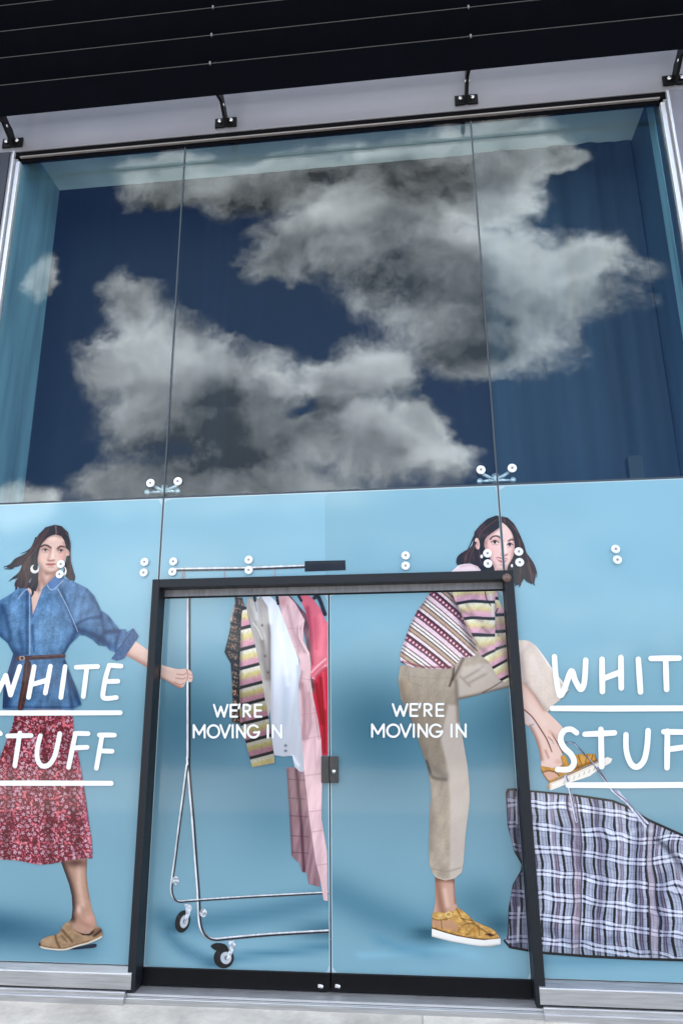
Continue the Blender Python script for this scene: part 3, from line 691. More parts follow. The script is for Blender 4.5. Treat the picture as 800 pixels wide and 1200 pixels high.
def paint_woman_l(X, Y):
    p = Paint(X, Y, SK); f = lambda q: L1(q)
    p.shade(f([(360, 300), (352, 400), (390, 490), (440, 530)]), 3.2, SKD, .55); p.shade(f([(440, 535), (520, 525), (580, 480)]), 2.2, (140, 98, 84), .6)
    p.shade(f([(372, 520), (400, 600), (440, 640), (510, 560)]), 4.5, (150, 108, 95), .7); p.shade(f([(360, 620), (365, 690)]), 3, (120, 85, 75), .6)
    p.blob(*f([(500, 205)])[0], 6, 4, (240, 212, 198), .7); p.blob(*f([(410, 390)])[0], 4, 4, (232, 185, 170), .6); p.blob(*f([(575, 370)])[0], 3.5, 4, (225, 160, 150), .6)
    p.shade(f([(395, 300), (440, 292), (475, 320)]), 2.6, (176, 132, 118), .55); p.shade(f([(545, 310), (600, 300)]), 2.4, (176, 128, 116), .55); p.line(f([(388, 284), (420, 270), (450, 277), (482, 298)]), 1.9, (52, 36, 32), .9, .8); p.line(f([(543, 304), (570, 282), (612, 288)]), 1.8, (52, 36, 32), .9, .8); p.shade(f([(600, 250), (615, 330), (600, 430)]), 2.2, (176, 130, 116), .5); p.shade(f([(395, 250), (440, 205), (500, 180), (570, 195)]), 1.6, (150, 112, 98), .45)
    for (ex, ey, w) in ((425, 316, 4.0), (572, 322, 3.4)):
        c = f([(ex, ey)])[0]; p.blob(*c, w, 2.0, (175, 130, 118), .7); p.shape(Ell(*c, w * .75, 1.3), (235, 226, 222), .8, .5); p.shape(Ell(c[0] + .3, c[1], 1.35, 1.4), (50, 32, 28), 1, .5)
        p.line([(c[0] - w * .85, c[1] + .2), (c[0], c[1] - 1.5), (c[0] + w * .85, c[1] - .1)], .9, (40, 26, 24), .85); p.shade([(c[0] - w * .6, c[1] + 2.6), (c[0] + w * .6, c[1] + 2.4)], .8, (180, 135, 122), .6)
    p.shade(f([(476, 300), (468, 360), (455, 400)]), 1.3, (185, 140, 125), .6); p.shade(f([(498, 300), (498, 390)]), 1.2, (244, 220, 208), .7)
    p.shade(f([(452, 412), (475, 418), (508, 412)]), 1.0, (145, 92, 82), .85)
    p.shape(Poly(f([(430, 450), (460, 438), (478, 442), (496, 438), (528, 447), (500, 462), (478, 466), (452, 462)]), 2), (188, 110, 106), .9, .6); p.line(f([(432, 450), (478, 451), (526, 448)]), .7, (120, 62, 62), .8); p.shade(f([(455, 478), (500, 477)]), 1, (170, 125, 112), .5)
    p.line(f([(632, 330), (648, 345), (636, 370)]), .8, (150, 95, 85), .7)
    # arm
    p.shade(L2([(705, 466), (760, 495), (830, 535)]), 4, (150, 105, 90), .7); p.shade(L2([(745, 400), (800, 440)]), 4, (238, 206, 192), .6)
    # leg
    m = sst(Y, 1000, 1006)
    q = Paint(X, Y, (186, 148, 128)); q.shade(L4([(335, 165), (410, 370), (440, 520), (440, 690)]), 5, (58, 48, 46), .85); q.shade(L4([(580, 140), (580, 300), (610, 500)]), 2.2, (120, 88, 76), .6)
    q.shade(L4([(500, 200), (510, 400), (540, 560)]), 3.4, (218, 182, 162), .75); q.blob(*L4([(470, 170)])[0], 14, 5, (70, 45, 45), .7); q.blob(*L4([(500, 610)])[0], 3, 6, (230, 195, 180), .8); q.blob(*L4([(600, 690)])[0], 5, 6, (222, 168, 152), .7)
    q.shade(L4([(470, 640), (520, 720), (600, 760)]), 2.5, (170, 122, 105), .5)
    p.C = p.C * (1 - m[:, None]) + q.C * m[:, None]
    return p.noise(2.2, 2.2, .03, 5).C
wl_ = sheet('person', Clip(Union(face, neck, arm_l, legs, torso), R_LP), paint_woman_l, -.0015, LP, .7)
tag(wl_, 'printed woman with long dark hair wearing a denim shirt and floral skirt')
hair_l = Poly(L1([(520, 78), (580, 92), (640, 150), (666, 260), (664, 340), (666, 420), (692, 520), (694, 600), (655, 600), (620, 570), (598, 520), (612, 440), (628, 372), (650, 372), (655, 342), (640, 315), (622, 300), (606, 230), (575, 186), (522, 170), (478, 182), (440, 206), (405, 245), (384, 275), (366, 330), (352, 400), (358, 460), (362, 540), (358, 640), (338, 705), (300, 690), (270, 668), (235, 700), (200, 756), (172, 752), (190, 690), (160, 640), (172, 600), (205, 548), (160, 582), (108, 592), (140, 560), (185, 520), (212, 452), (170, 470), (120, 482), (58, 486), (125, 440), (178, 382), (240, 352), (288, 312), (318, 240), (366, 168), (430, 102)]))
def paint_hair_l(X, Y):
    p = Paint(X, Y, (62, 50, 48)); p.noise(1.6, 14, .35, 8, 3, 25); f = L1
    p.shade(f([(525, 85), (530, 160)]), .8, (150, 130, 122), .8); p.shade(f([(420, 150), (350, 260), (320, 380)]), 3, (104, 82, 74), .45); p.shade(f([(600, 120), (645, 230)]), 2, (98, 80, 74), .5)
    p.shade(f([(340, 300), (335, 500), (330, 660)]), 3, (34, 27, 28), .6); p.shade(f([(260, 400), (220, 520), (190, 640)]), 2, (110, 86, 76), .4); p.shade(f([(650, 430), (675, 560)]), 2, (96, 60, 55), .5)
    p.line(f([(298, 585), (280, 615)]), 2.0, (196, 208, 216), .6)
    for k in range(46):
        a = hash2(np.array([k]), np.array([3]), 9)[0]; b = hash2(np.array([k]), np.array([7]), 9)[0]; c = hash2(np.array([k]), np.array([9]), 9)[0]
        q = [(470 - 120 * a, 110 + 90 * a), (390 - 120 * a, 250 + 90 * a), (330 - 170 * b, 400 + 60 * c), (300 - 150 * b + 40 * c, 560 + 60 * c), (280 - 110 * b, 700)] if k < 34 else [(560 + 70 * a, 100 + 60 * a), (625 + 40 * a, 230), (640 + 25 * a, 420), (640 + 50 * b, 590)]
        p.line(f(q), .55 + .5 * c, (120, 96, 84) if k % 3 == 0 else ((30, 24, 25) if k % 3 == 1 else (88, 68, 60)), .5)
    return p.C
wl = lambda q, r0: Stroke(L1(q), [r0, r0 * .8, .25], 4)
hair_l = Union(hair_l, wl([(300, 330), (230, 372), (150, 410), (100, 455), (30, 478)], 2.2), wl([(240, 420), (160, 450), (110, 490), (40, 492)], 1.2), wl([(230, 470), (180, 540), (130, 575), (85, 610)], 1.6), wl([(210, 560), (160, 610), (150, 660), (190, 720)], 1.6),
    wl([(230, 650), (190, 700), (165, 770)], 1.8), wl([(300, 660), (310, 720), (290, 760)], 1.6), wl([(680, 520), (698, 570), (688, 618)], 1.3), wl([(640, 560), (660, 600), (655, 625)], 1.2), wl([(340, 200), (300, 290), (250, 330), (190, 350)], .9), wl([(170, 640), (150, 690), (175, 740)], .9))
sheet('hair', Clip(hair_l, R_LP), paint_hair_l, -.0035, wl_, .7)
jacket = Poly(L2([(100, 92), (150, 92), (172, 125), (182, 240), (205, 180), (236, 92), (262, 66), (312, 18), (330, 24), (362, 36), (410, 56), (440, 70), (482, 92), (520, 132), (548, 190), (556, 212), (600, 242), (632, 284), (660, 318), (694, 316), (700, 332), (735, 311), (766, 356), (682, 480), (642, 491), (614, 480), (640, 446), (604, 432), (588, 411), (545, 407), (508, 372), (468, 352), (440, 348), (412, 376), (386, 402), (352, 462), (372, 518), (400, 590), (430, 660), (452, 735), (402, 762), (250, 760), (100, 762), (15, 757), (20, 640), (42, 560), (60, 500), (74, 452), (42, 392), (0, 356), (-80, 390), (-160, 450), (-160, 330), (-80, 230), (0, 158), (62, 122)]))
def paint_jacket(X, Y):
    f = L2; p = Paint(X, Y, (86, 118, 152))
    p.blob(*f([(270, 320)])[0], 22, 26, (124, 158, 190), .8); p.blob(*f([(80, 250)])[0], 9, 26, (116, 150, 184), .6); p.blob(*f([(430, 160)])[0], 14, 16, (106, 138, 174), .6)
    p.noise(5, 22, .22, 21, 4, 8); p.noise(9, 7, .16, 24, 3, -30); p.noise(1.3, 1.3, .12, 22, 2)
    dk = (38, 54, 84)
    for l, w, a in (([(0, 355), (45, 400), (85, 455)], 5, .6), ([(15, 190), (50, 300), (60, 380)], 3, .5), ([(95, 460), (60, 560), (25, 750)], 7, .75), ([(150, 110), (150, 300), (150, 450)], 2, .5), ([(340, 100), (390, 240), (425, 320)], 2.5, .5), ([(425, 320), (390, 390), (350, 455)], 3, .6),
                    ([(410, 300), (480, 260), (560, 250)], 2, .6), ([(430, 320), (520, 350), (600, 400)], 4, .7), ([(560, 240), (580, 330), (640, 330)], 2.4, .5), ([(600, 260), (640, 330)], 2, .4), ([(540, 390), (590, 330), (660, 330)], 2.2, .55), ([(360, 500), (390, 600), (440, 730)], 3.5, .7),
                    ([(370, 560), (400, 740)], 2, .5), ([(110, 330), (130, 450)], 3, .4), ([(180, 300), (190, 440)], 2, .4), ([(30, 750), (200, 750), (400, 750)], 2, .5), ([(480, 100), (540, 190), (560, 240)], 1.6, .35), ([(660, 330), (640, 400), (640, 440)], 2, .6), ([(0, 200), (0, 340)], 6, .35)):
        p.shade(f(l), w, dk, a)
    lt = (196, 214, 232)
    for l in ([(165, 110), (166, 300), (166, 455)], [(320, 95), (370, 190), (410, 280), (430, 330)], [(102, 150), (125, 118), (150, 97), (166, 118)], [(262, 72), (280, 98), (305, 92), (350, 48)]): p.line(f(l), .9, lt, .75)
    p.shape(Poly(f([(172, 98), (235, 90), (205, 180), (182, 255)])), (60, 72, 110), .9); p.shape(Poly(f([(166, 100), (205, 100), (178, 200)])), (128, 84, 92), .9); p.line(f([(205, 100), (195, 160), (180, 240)]), 1.2, (110, 130, 180), .7)
    p.shape(Poly(f([(262, 70), (312, 18), (345, 40), (300, 92), (282, 96)])), (88, 122, 176), .7)
    cuff = Poly(f([(614, 480), (735, 311), (766, 356), (682, 480), (642, 491)])); p.shape(cuff, (66, 90, 128), .92)
    m = cuff(X, Y) > 0; n = vnoise(X / .9, Y / .9, 3); p.mix(np.where(m, (n - .4) * .8, 0), (120, 140, 165)); p.line(f([(614, 480), (690, 380), (735, 311)]), .8, (40, 58, 90), .8); p.line(f([(735, 311), (766, 356)]), .8, (38, 52, 78), .8)
    for c in ([(620, 415)], [(655, 345)]): p.blob(*f(c)[0], 5, 4, (58, 86, 136), .5)
    p.line(f([(14, 752), (250, 756), (400, 756), (450, 730)]), .8, (140, 172, 206), .5)
    return p.C
sheet('denim_shirt', Clip(jacket, R_LP), paint_jacket, -.004, wl_, .7)
skirt = Poly(L3([(95, 405), (450, 405), (458, 440), (470, 560), (490, 660), (515, 800), (540, 960), (558, 1100), (574, 1200), (580, 1300), (576, 1312), (535, 1310), (440, 1322), (330, 1345), (250, 1352), (110, 1325), (0, 1318), (-160, 1330), (-260, 1300), (-200, 1100), (-90, 860), (0, 690), (40, 580), (80, 480)]))
def paint_skirt(X, Y):
    p = Paint(X, Y, (218, 116, 124)); S = 7.6
    sx = X + 1.5 * vnoise(X / 9, Y / 9, 2); best = np.full(X.shape, 1e9); bdx = np.zeros(X.shape); bdy = np.zeros(X.shape); rs = np.zeros(X.shape)
    gx, gy = np.floor(sx / S), np.floor(Y / S)
    for i in (-1, 0, 1):
        for j in (-1, 0, 1):
            cx = (gx + i + .2 + .6 * hash2(gx + i, gy + j, 1)) * S; cy = (gy + j + .2 + .6 * hash2(gx + i, gy + j, 2)) * S
            d = np.hypot(sx - cx, Y - cy); m = d < best; best = np.where(m, d, best); bdx = np.where(m, sx - cx, bdx); bdy = np.where(m, Y - cy, bdy); rs = np.where(m, hash2(gx + i, gy + j, 5), rs)
    th = np.arctan2(bdy, bdx) + rs * 6
    n2 = fbm(X / 2.0, Y / 2.0, 31, 2)
    p.mix(sst(n2, .49, .57) * .75, (112, 38, 54)); p.mix((1 - sst(best, 3.4, 4.6)) * (.5 + .5 * (np.cos(th * 5 + 1) > -.3)) * .85, (90, 30, 50))
    p.mix((1 - sst(best, 1.0 + 1.1 * np.cos(5 * th), 1.7 + 1.1 * np.cos(5 * th))) * .92 * (rs > .38), (240, 206, 214)); p.mix((1 - sst(best, .5, .9)) * .6, (200, 90, 110))
    p.mix(sst(vnoise(X / 1.5, Y / 1.5, 41), .72, .84) * .75, (238, 196, 206)); p.mix(sst(vnoise(X / 1.8, Y / 1.8, 43), .78, .86) * .6, (84, 28, 46))
    for l in ([(20, 842), (12, 900), (8, 1005)], [(52, 850), (55, 920), (60, 1008)], [(78, 860), (86, 940), (92, 1000)]): p.shade(l, 5, (70, 25, 40), .35)
    p.shade([(88, 842), (95, 920), (108, 1004)], 3, (225, 150, 165), .3)
    return p.C
sheet('floral_skirt', Clip(skirt, R_LP), paint_skirt, -.0035, wl_, .7)
belt = Union(Stroke(L2([(100, 478), (180, 474), (260, 470), (352, 464)]), [2.6, 2.5, 2.4, 2.2], 4), Poly(L2([(140, 492), (172, 500), (165, 600), (130, 756), (98, 756), (118, 640), (128, 560)]), 2))
def paint_belt(X, Y):
    p = Paint(X, Y, (84, 62, 58)); p.noise(4, 4, .2, 3); p.line(L2([(180, 468), (260, 464), (350, 458)]), .8, (150, 120, 105), .6); p.line(L2([(150, 500), (140, 620), (112, 750)]), 1.5, (118, 84, 80), .5)
    c = L2([(123, 477)])[0]; d = np.hypot(X - c[0], Y - c[1]); p.mix((1 - sst(abs(d - 2.6), .4, 1.0)) * .9, (190, 170, 150)); return p.C
sheet('belt', Clip(belt, R_LP), paint_belt, -.005, wl_, .7)
shoe_l = Poly(L4([(124, 938), (150, 892), (205, 862), (288, 842), (318, 826), (345, 772), (392, 722), (425, 745), (440, 790), (520, 828), (600, 832), (648, 768), (700, 776), (722, 822), (714, 872), (600, 924), (480, 955), (390, 986), (300, 990), (180, 976), (132, 958)]), 2)
def paint_shoe_l(X, Y):
    f = L4; p = Paint(X, Y, (168, 138, 108)); p.noise(5, 3, .14, 6); p.noise(.9, .9, .08, 7, 2)
    p.blob(*f([(215, 905)])[0], 8, 5, (192, 162, 132), .7); p.shade(f([(280, 850), (295, 910), (320, 960)]), 1.3, (100, 76, 56), .8); p.shade(f([(345, 800), (400, 860), (440, 910)]), 1.5, (100, 78, 58), .75); p.shade(f([(335, 850), (390, 910)]), 1.2, (110, 86, 64), .6)
    p.shape(Poly(f([(455, 800), (520, 822), (600, 830), (650, 790), (640, 830), (600, 850), (540, 848)])), (48, 30, 26), .92); p.shape(Poly(f([(650, 780), (705, 782), (716, 825), (640, 870), (612, 850)])), (120, 92, 76), .7); p.shade(f([(650, 850), (712, 800)]), 1.6, (58, 40, 36), .7)
    p.line(f([(126, 945), (180, 970), (300, 984), (385, 980), (480, 950), (600, 917), (716, 862)]), 1.7, (232, 222, 205), .95); p.line(f([(140, 945), (300, 968), (380, 964), (480, 934), (600, 900)]), .8, (84, 62, 48), .6); p.blob(*f([(132, 935)])[0], 1.6, 3, (40, 30, 28), .8)
    return p.C
sheet('slip_on_shoe', Clip(shoe_l, R_LP), paint_shoe_l, -.004, wl_, .6)
def paint_heelshadow(X, Y): return Paint(X, Y, (38, 60, 72)).C
sheet('printed_shadow', Poly(L4([(410, 976), (500, 958), (600, 934), (660, 928), (668, 950), (640, 966), (540, 974), (460, 982)]), 2), paint_heelshadow, -.003, LP, .7)
ear = Union(Cut(Ell(*L1([(328, 495)])[0], 5.0, 5.2), Ell(*L1([(334, 482)])[0], 3.1, 3.4)), Cut(Ell(*L1([(606, 515)])[0], 2.6, 5.0), Ell(*L1([(600, 505)])[0], 1.6, 3.4)))
sheet('hoop_earring', ear, lambda X, Y: Paint(X, Y, (236, 232, 226)).shade(L1([(310, 540), (350, 535)]), 1.5, (180, 172, 164), .7).C, -.0045, wl_, .6)

# lettering on the side panes
def letters(parent, conv, strokes, r, y, clip, name='letter'):
    for st in strokes:
        sh = Union(*[Stroke(conv(s), [r * .96, r * 1.06, r], 5 if len(s) > 2 and sm else 0) for s, sm in st])
        sheet(name, Clip(sh, clip), lambda X, Y: Paint(X, Y, (246, 252, 255)).C, y, parent, .8)
s = lambda *p: (list(p), True)
h = lambda *p: (list(p), False)
letters(LP, L3, [[h((-60, 110), (-40, 230), (-18, 290), (38, 168), (68, 290), (126, 112))], [h((216, 112), (180, 305)), h((317, 110), (285, 278)), h((200, 226), (300, 196))], [h((409, 112), (382, 306))], [h((478, 117), (612, 112)), h((545, 117), (522, 300))],
    [s((685, 104), (662, 180), (648, 260), (645, 300), (665, 312), (728, 306)), h((685, 104), (758, 110)), h((668, 206), (738, 204))],
    [s((6, 532), (-20, 516), (-55, 540), (-55, 600), (-20, 650), (-18, 705), (-55, 745), (-90, 735))], [h((50, 546), (196, 544)), h((126, 528), (95, 732))], [s((254, 545), (236, 620), (236, 690), (262, 732), (305, 728), (340, 680), (360, 610), (375, 532))],
    [h((472, 536), (430, 742)), h((470, 530), (552, 532)), h((456, 622), (546, 617))], [h((640, 540), (604, 748)), h((622, 540), (716, 541)), h((634, 640), (702, 642))]], 2.75, -.007, R_LP)
letters(LP, L3, [[h((-400, 402), (200, 403), (752, 401))], [h((-400, 842), (200, 841), (696, 842))]], 2.9, -.007, R_LP, 'underline')
R3 = lambda p: T(630, 750, 4.706, p)
letters(RP, R3, [[s((90, 92), (96, 180), (108, 265), (122, 306), (145, 270), (182, 172), (205, 225), (235, 272), (255, 230), (262, 112))], [h((352, 106), (354, 284)), h((456, 96), (458, 264)), h((362, 212), (456, 176))], [h((552, 106), (564, 286))], [h((622, 102), (776, 100)), h((702, 104), (708, 272))],
    [s((838, 100), (836, 200), (842, 280), (915, 276)), h((838, 100), (915, 92)), h((838, 192), (900, 184))],
    [s((212, 512), (180, 492), (142, 502), (124, 545), (142, 592), (182, 632), (198, 676), (172, 712), (108, 714))], [h((258, 520), (420, 512)), h((346, 492), (350, 698))], [s((484, 522), (486, 610), (510, 680), (545, 700), (582, 666), (600, 590), (606, 500))],
    [h((712, 502), (710, 704)), h((692, 506), (806, 508)), h((712, 604), (800, 592))], [h((872, 500), (870, 702)), h((855, 502), (965, 500)), h((872, 600), (950, 592))]], 3.3, -.007, R_RP)
letters(RP, R3, [[h((78, 377), (400, 378), (960, 376))], [h((166, 800), (500, 801), (965, 798))]], 3.4, -.007, R_RP, 'underline')

# door lettering
def door_text(parent, clip, ax, bx, cx, dx2, y, dyy):
    def conv1(p): return [(bx + (x - 155) / 4.324 * ax, 825.9 + dyy + (yy - 112) / 4.324) for x, yy in p]
    def conv2(p): return [(dx2 + (x - 50) / 4.324 * cx, 849.7 + dyy + (yy - 215) / 4.324) for x, yy in p]
    O = [(155 + 29 * math.cos(a), 247 + 31 * math.sin(a)) for a in np.linspace(0, 2 * math.pi, 25)]
    G = [(357 + 29 * math.cos(a), 247 + 31 * math.sin(a)) for a in np.linspace(-.75, -2 * math.pi + .05, 22)] + [(386, 252), (360, 252)]
    E_ = lambda x0: [h((x0, 112), (x0, 172)), h((x0, 112), (x0 + 33, 112)), h((x0, 141), (x0 + 30, 141)), h((x0, 172), (x0 + 33, 172))]
    l1 = [[h((155, 112), (173, 172), (190, 122), (206, 172), (224, 112))], E_(239), [h((285, 110), (280, 130))], [h((305, 172), (305, 112), (325, 112), (337, 120), (337, 136), (325, 144), (305, 144)), h((318, 144), (338, 172))], E_(362)]
    l2 = [[h((55, 278), (55, 215), (82, 262), (110, 215), (110, 278))], [(O, False)], [h((190, 215), (213, 278), (238, 215))], [h((252, 215), (252, 278))], [h((274, 278), (274, 215), (314, 278), (314, 215))], [(G, False)], [h((430, 215), (430, 278))], [h((455, 278), (455, 215), (497, 278), (497, 215))]]
    letters(parent, conv1, l1, 1.22, y, clip); letters(parent, conv2, l2, 1.22, y, clip)
door_text(DL, R_DL, 1.0, 250.8, 1.0, 226.0, YD - .0065, 0)
door_text(DR, R_DR, 1.07, 460.0, 1.07, 434.6, YD - .0065, -.8)

# ================================================================== left leaf: hand, rack, clothes
H1 = lambda p: T(180, 640, 3.636, p); H2 = lambda p: T(180, 880, 3.636, p); G1 = lambda p: T(255, 690, 5.714, p)
def chrome(pts_list):
    def f(X, Y):
        p = Paint(X, Y, (150, 155, 160))
        for pts, r in pts_list:
            q = np.array(pts, float); off = r * .45
            d, _ = seg_dist(X, Y, pts); p.line([(a - off, b - off) for a, b in pts], r * .7, (236, 240, 244), .9, .4, 0); p.line([(a + off * 1.3, b + off * .9) for a, b in pts], r * .9, (44, 48, 54), .95, .4, 0)
        p.noise(3, 9, .14, 8)
        return p.C
    return f
pole = [H1([(149, 206)])[0], (220.9, 880), (220.6, 902)]
legA = smooth_open(H2([(146, 30), (156, 160), (168, 300), (180, 470), (190, 600), (195, 715), (206, 765), (228, 792), (262, 803), (330, 797), (500, 782), (745, 768)]), 4)
legB = smooth_open(H2([(143, 60), (128, 180), (108, 330), (92, 460), (80, 545), (76, 596), (88, 630), (112, 642), (160, 638), (400, 622), (745, 604)]), 4)
rk = sheet('clothes_rack', Clip(Union(Stroke(pole, 2.5), Stroke(legA, 2.3), Stroke(legB, 1.8)), R_DL), chrome([(pole, 2.5), (legA, 2.3), (legB, 1.8)]), YD - .002, DL, .55)
def caster(cx, cy, rx, ry, tilt, brx, bry):
    t = sheet('caster_wheel', Clip(Ell(cx, cy, rx, ry, tilt), R_DL), lambda X, Y: Paint(X, Y, (30, 30, 33)).blob(cx - rx * .5, cy - ry * .4, rx * .3, ry * .5, (90, 92, 96), .6).shape(Ell(cx + rx * .22, cy, rx * .55, ry * .6, tilt), (205, 210, 216), .95).shape(Ell(cx + rx * .25, cy, rx * .2, ry * .22), (120, 124, 130), .9).C, YD - .0025, rk, .5)
    sheet('caster_fork', Clip(Poly([(brx - 4, bry - 4), (brx + 3, bry - 5), (brx + 5, bry), (cx + rx * .7, cy - ry * .1), (cx + rx * .25, cy + ry * .2), (brx - 2, bry + 3)]), R_DL), lambda X, Y: Paint(X, Y, (196, 202, 208)).noise(2, 2, .4, 4).C, YD - .003, rk, .5)
caster(*H2([(124, 727)])[0], 8.6, 13.2, 14, *H2([(146, 668)])[0]); caster(*H2([(299, 882)])[0], 11.8, 12.2, 0, *H2([(332, 826)])[0])
sheet('brake_pedal', Clip(Poly(H2([(242, 832), (268, 818), (305, 824), (318, 845), (300, 858), (268, 852)]), 2), R_DL), lambda X, Y: Paint(X, Y, (24, 24, 27)).blob(*H2([(275, 830)])[0], 6, 2, (88, 90, 94), .6).C, YD - .0032, rk, .5)
for c in ((94, 552), (212, 690)):
    x0, y0 = H2([c])[0]; sheet('leg_clamp', Ell(x0, y0, 4.2, 5.0), lambda X, Y: Paint(X, Y, (190, 196, 202)).noise(2, 2, .5, 9).C, YD - .003, rk, .5)
hand = Union(Poly(H1([(0, 488), (16, 496), (60, 514), (108, 524), (140, 522), (158, 532), (166, 548), (166, 572), (154, 580), (140, 572), (132, 592), (118, 606), (96, 598), (60, 576), (10, 550), (0, 545)]), 3))
def paint_hand(X, Y):
    f = H1; p = Paint(X, Y, (224, 190, 175)); p.shade(f([(10, 552), (60, 578), (118, 606)]), 2.2, (150, 100, 84), .7)
    for l in ([(100, 545), (128, 548), (140, 540)], [(95, 562), (125, 566), (136, 560)], [(90, 580), (115, 590), (130, 584)], [(140, 524), (146, 545), (142, 572)]): p.line(f(l), .8, (140, 88, 74), .75)
    p.shade(f([(20, 505), (80, 525)]), 2, (242, 214, 202), .6); p.line(f([(150, 545), (164, 550)]), .7, (140, 88, 74), .6); p.line(f([(150, 562), (164, 564)]), .7, (140, 88, 74), .6); return p.C
tag(sheet('person', Clip(hand, R_DL), paint_hand, YD - .0035, DL, .6), 'printed hand of the woman gripping the rack pole')
# garments, back to front
def cloth(name, poly, fn, lvl, sm=0, step=.7): return sheet(name, Clip(Poly(G1(poly), sm), R_DL), fn, YD - .002 - lvl * .0006, DL, step)
f = G1
def p_red(X, Y):
    p = Paint(X, Y, (198, 66, 82))
    for l in ([(690, 600), (710, 850), (715, 1090)], [(660, 640), (700, 900)]): p.shade(f(l), 2.2, (120, 18, 40), .6)
    p.shade(f([(705, 560), (720, 800)]), 1.5, (232, 96, 112), .7); return p.C
cloth('red_dress', [(620, 600), (650, 560), (735, 500), (740, 800), (738, 1115), (700, 1116), (684, 960), (650, 800), (625, 690)], p_red, 0)
cloth('dark_garment', [(405, 48), (480, 40), (620, 200), (640, 480), (650, 700), (620, 690), (600, 400), (560, 200), (470, 150)], lambda X, Y: Paint(X, Y, (122, 88, 92)).noise(4, 12, .3, 5).C, .5)
def p_coral(X, Y):
    p = Paint(X, Y, (224, 116, 130)); p.noise(6, 20, .08, 61, 3, 15); p.shade(f([(600, 130), (620, 300), (628, 500)]), 3, (150, 58, 76), .7); p.shade(f([(690, 180), (700, 300), (690, 440)]), 3, (242, 136, 150), .7); p.shade(f([(650, 200), (660, 400)]), 2, (205, 80, 100), .5)
    for l in ([(628, 560), (660, 525), (722, 470)], [(634, 604), (670, 560), (724, 512)]): p.line(f(l), 1.8, (240, 190, 198), .9)
    p.shade(f([(650, 590), (690, 545), (722, 525)]), 1.2, (150, 50, 70), .6); return p.C
cloth('coral_jacket', [(545, 50), (600, 38), (640, 70), (690, 138), (722, 212), (740, 230), (740, 520), (700, 548), (668, 582), (650, 612), (625, 596), (622, 560), (628, 500), (620, 360), (614, 260), (590, 160)], p_coral, 1)
def p_pink(X, Y):
    p = Paint(X, Y, (228, 192, 194)); p.noise(5, 26, .10, 12, 3, 12)
    for l, w, a in (([(565, 640), (580, 800), (575, 1000)], 3, .55), ([(610, 700), (620, 900), (600, 1000)], 2, .4), ([(555, 560), (545, 660)], 3, .5), ([(650, 800), (680, 1000)], 2, .35), ([(470, 120), (500, 260), (545, 420)], 2.5, .35), ([(545, 260), (540, 330), (580, 420)], 2.5, .5)): p.shade(f(l), w, (150, 112, 118), a)
    for l in ([(470, 265), (560, 268)], [(560, 600), (620, 610)], [(560, 845), (660, 830)], [(570, 1010), (690, 985)], [(500, 390), (545, 384)], [(590, 640), (605, 900)], [(650, 1000), (655, 1190)]): p.line(f(l), .8, (176, 130, 140), .5, .5, 0)
    for yy in (905, 948, 972, 1012): p.line([(345, yy + 6), (386, yy)], .9, (170, 122, 134), .55, .5, 0)
    p.line(f([(580, 210), (550, 230), (545, 300), (560, 350), (612, 440)]), 1.6, (242, 214, 212), .8); p.blob(*f([(440, 90)])[0], 5, 6, (205, 140, 145), .6)
    return p.C
pink = G1([(402, 48), (465, 38), (520, 98), (582, 208), (572, 280), (575, 350), (615, 432), (624, 500), (622, 610), (640, 730), (672, 880), (692, 1010), (700, 1190)]) + H2([(715, 290), (738, 430), (742, 640), (724, 636), (712, 560), (690, 470), (665, 300), (645, 120)]) + G1([(575, 1190), (560, 1000), (545, 800), (545, 620), (550, 480), (500, 370), (440, 220)])
sheet('pink_dress', Clip(Poly(pink), R_DL), p_pink, YD - .0034, DL, .7)
def p_under(X, Y):
    p = Paint(X, Y, (150, 118, 124)); p.noise(3, 30, .2, 14, 3, 10); p.shade(H2([(608, 80), (628, 300), (640, 510)]), 2, (66, 38, 50), .7); p.shade(H2([(570, 80), (590, 440)]), 2, (92, 72, 78), .6)
    for yy in (120, 200, 275, 360, 430): p.line(H2([(570, yy), (660, yy + 6)]), .9, (78, 56, 64), .6, .5, 0)
    p.shade(H2([(650, 200), (690, 480)]), 2, (176, 140, 144), .6); return p.C
sheet('dress_hem', Clip(Poly(H2([(566, 70), (640, 70), (660, 100), (690, 320), (712, 520), (708, 580), (660, 566), (652, 520), (632, 516), (622, 480), (588, 448), (580, 300)])), R_DL), p_under, YD - .0028, DL, .7)
def p_white(X, Y):
    p = Paint(X, Y, (232, 236, 245)); p.mul(np.interp(Y, [690, 790, 830, 880], [1, .98, .86, .80])); p.noise(6, 40, .05, 15, 3, 6)
    p.shade(f([(350, 250), (358, 500), (360, 900)]), 2.5, (165, 166, 174), .5); p.shade(f([(460, 600), (440, 900)]), 5, (176, 190, 204), .5); p.shade(f([(540, 520), (545, 640), (560, 900)]), 2.5, (168, 176, 188), .5); p.shade(f([(420, 300), (470, 640)]), 3, (250, 252, 255), .5)
    for c in ((455, 1050), (455, 1085)): p.blob(*f([c])[0], 1.6, 1.4, (70, 84, 96), .9)
    p.line(f([(380, 1112), (440, 1122), (505, 1112)]), .8, (150, 158, 168), .7); p.shade(f([(500, 1120), (540, 1180)]), 2, (240, 246, 255), .6); return p.C
cloth('white_shirt', [(262, 56), (300, 46), (345, 40), (402, 98), (462, 258), (540, 468), (556, 560), (543, 640), (548, 800), (562, 1000), (578, 1190), (575, 1226), (545, 1222), (515, 1190), (500, 1118), (440, 1124), (378, 1114), (362, 1000), (352, 800), (350, 400), (330, 200)], p_white, 3)
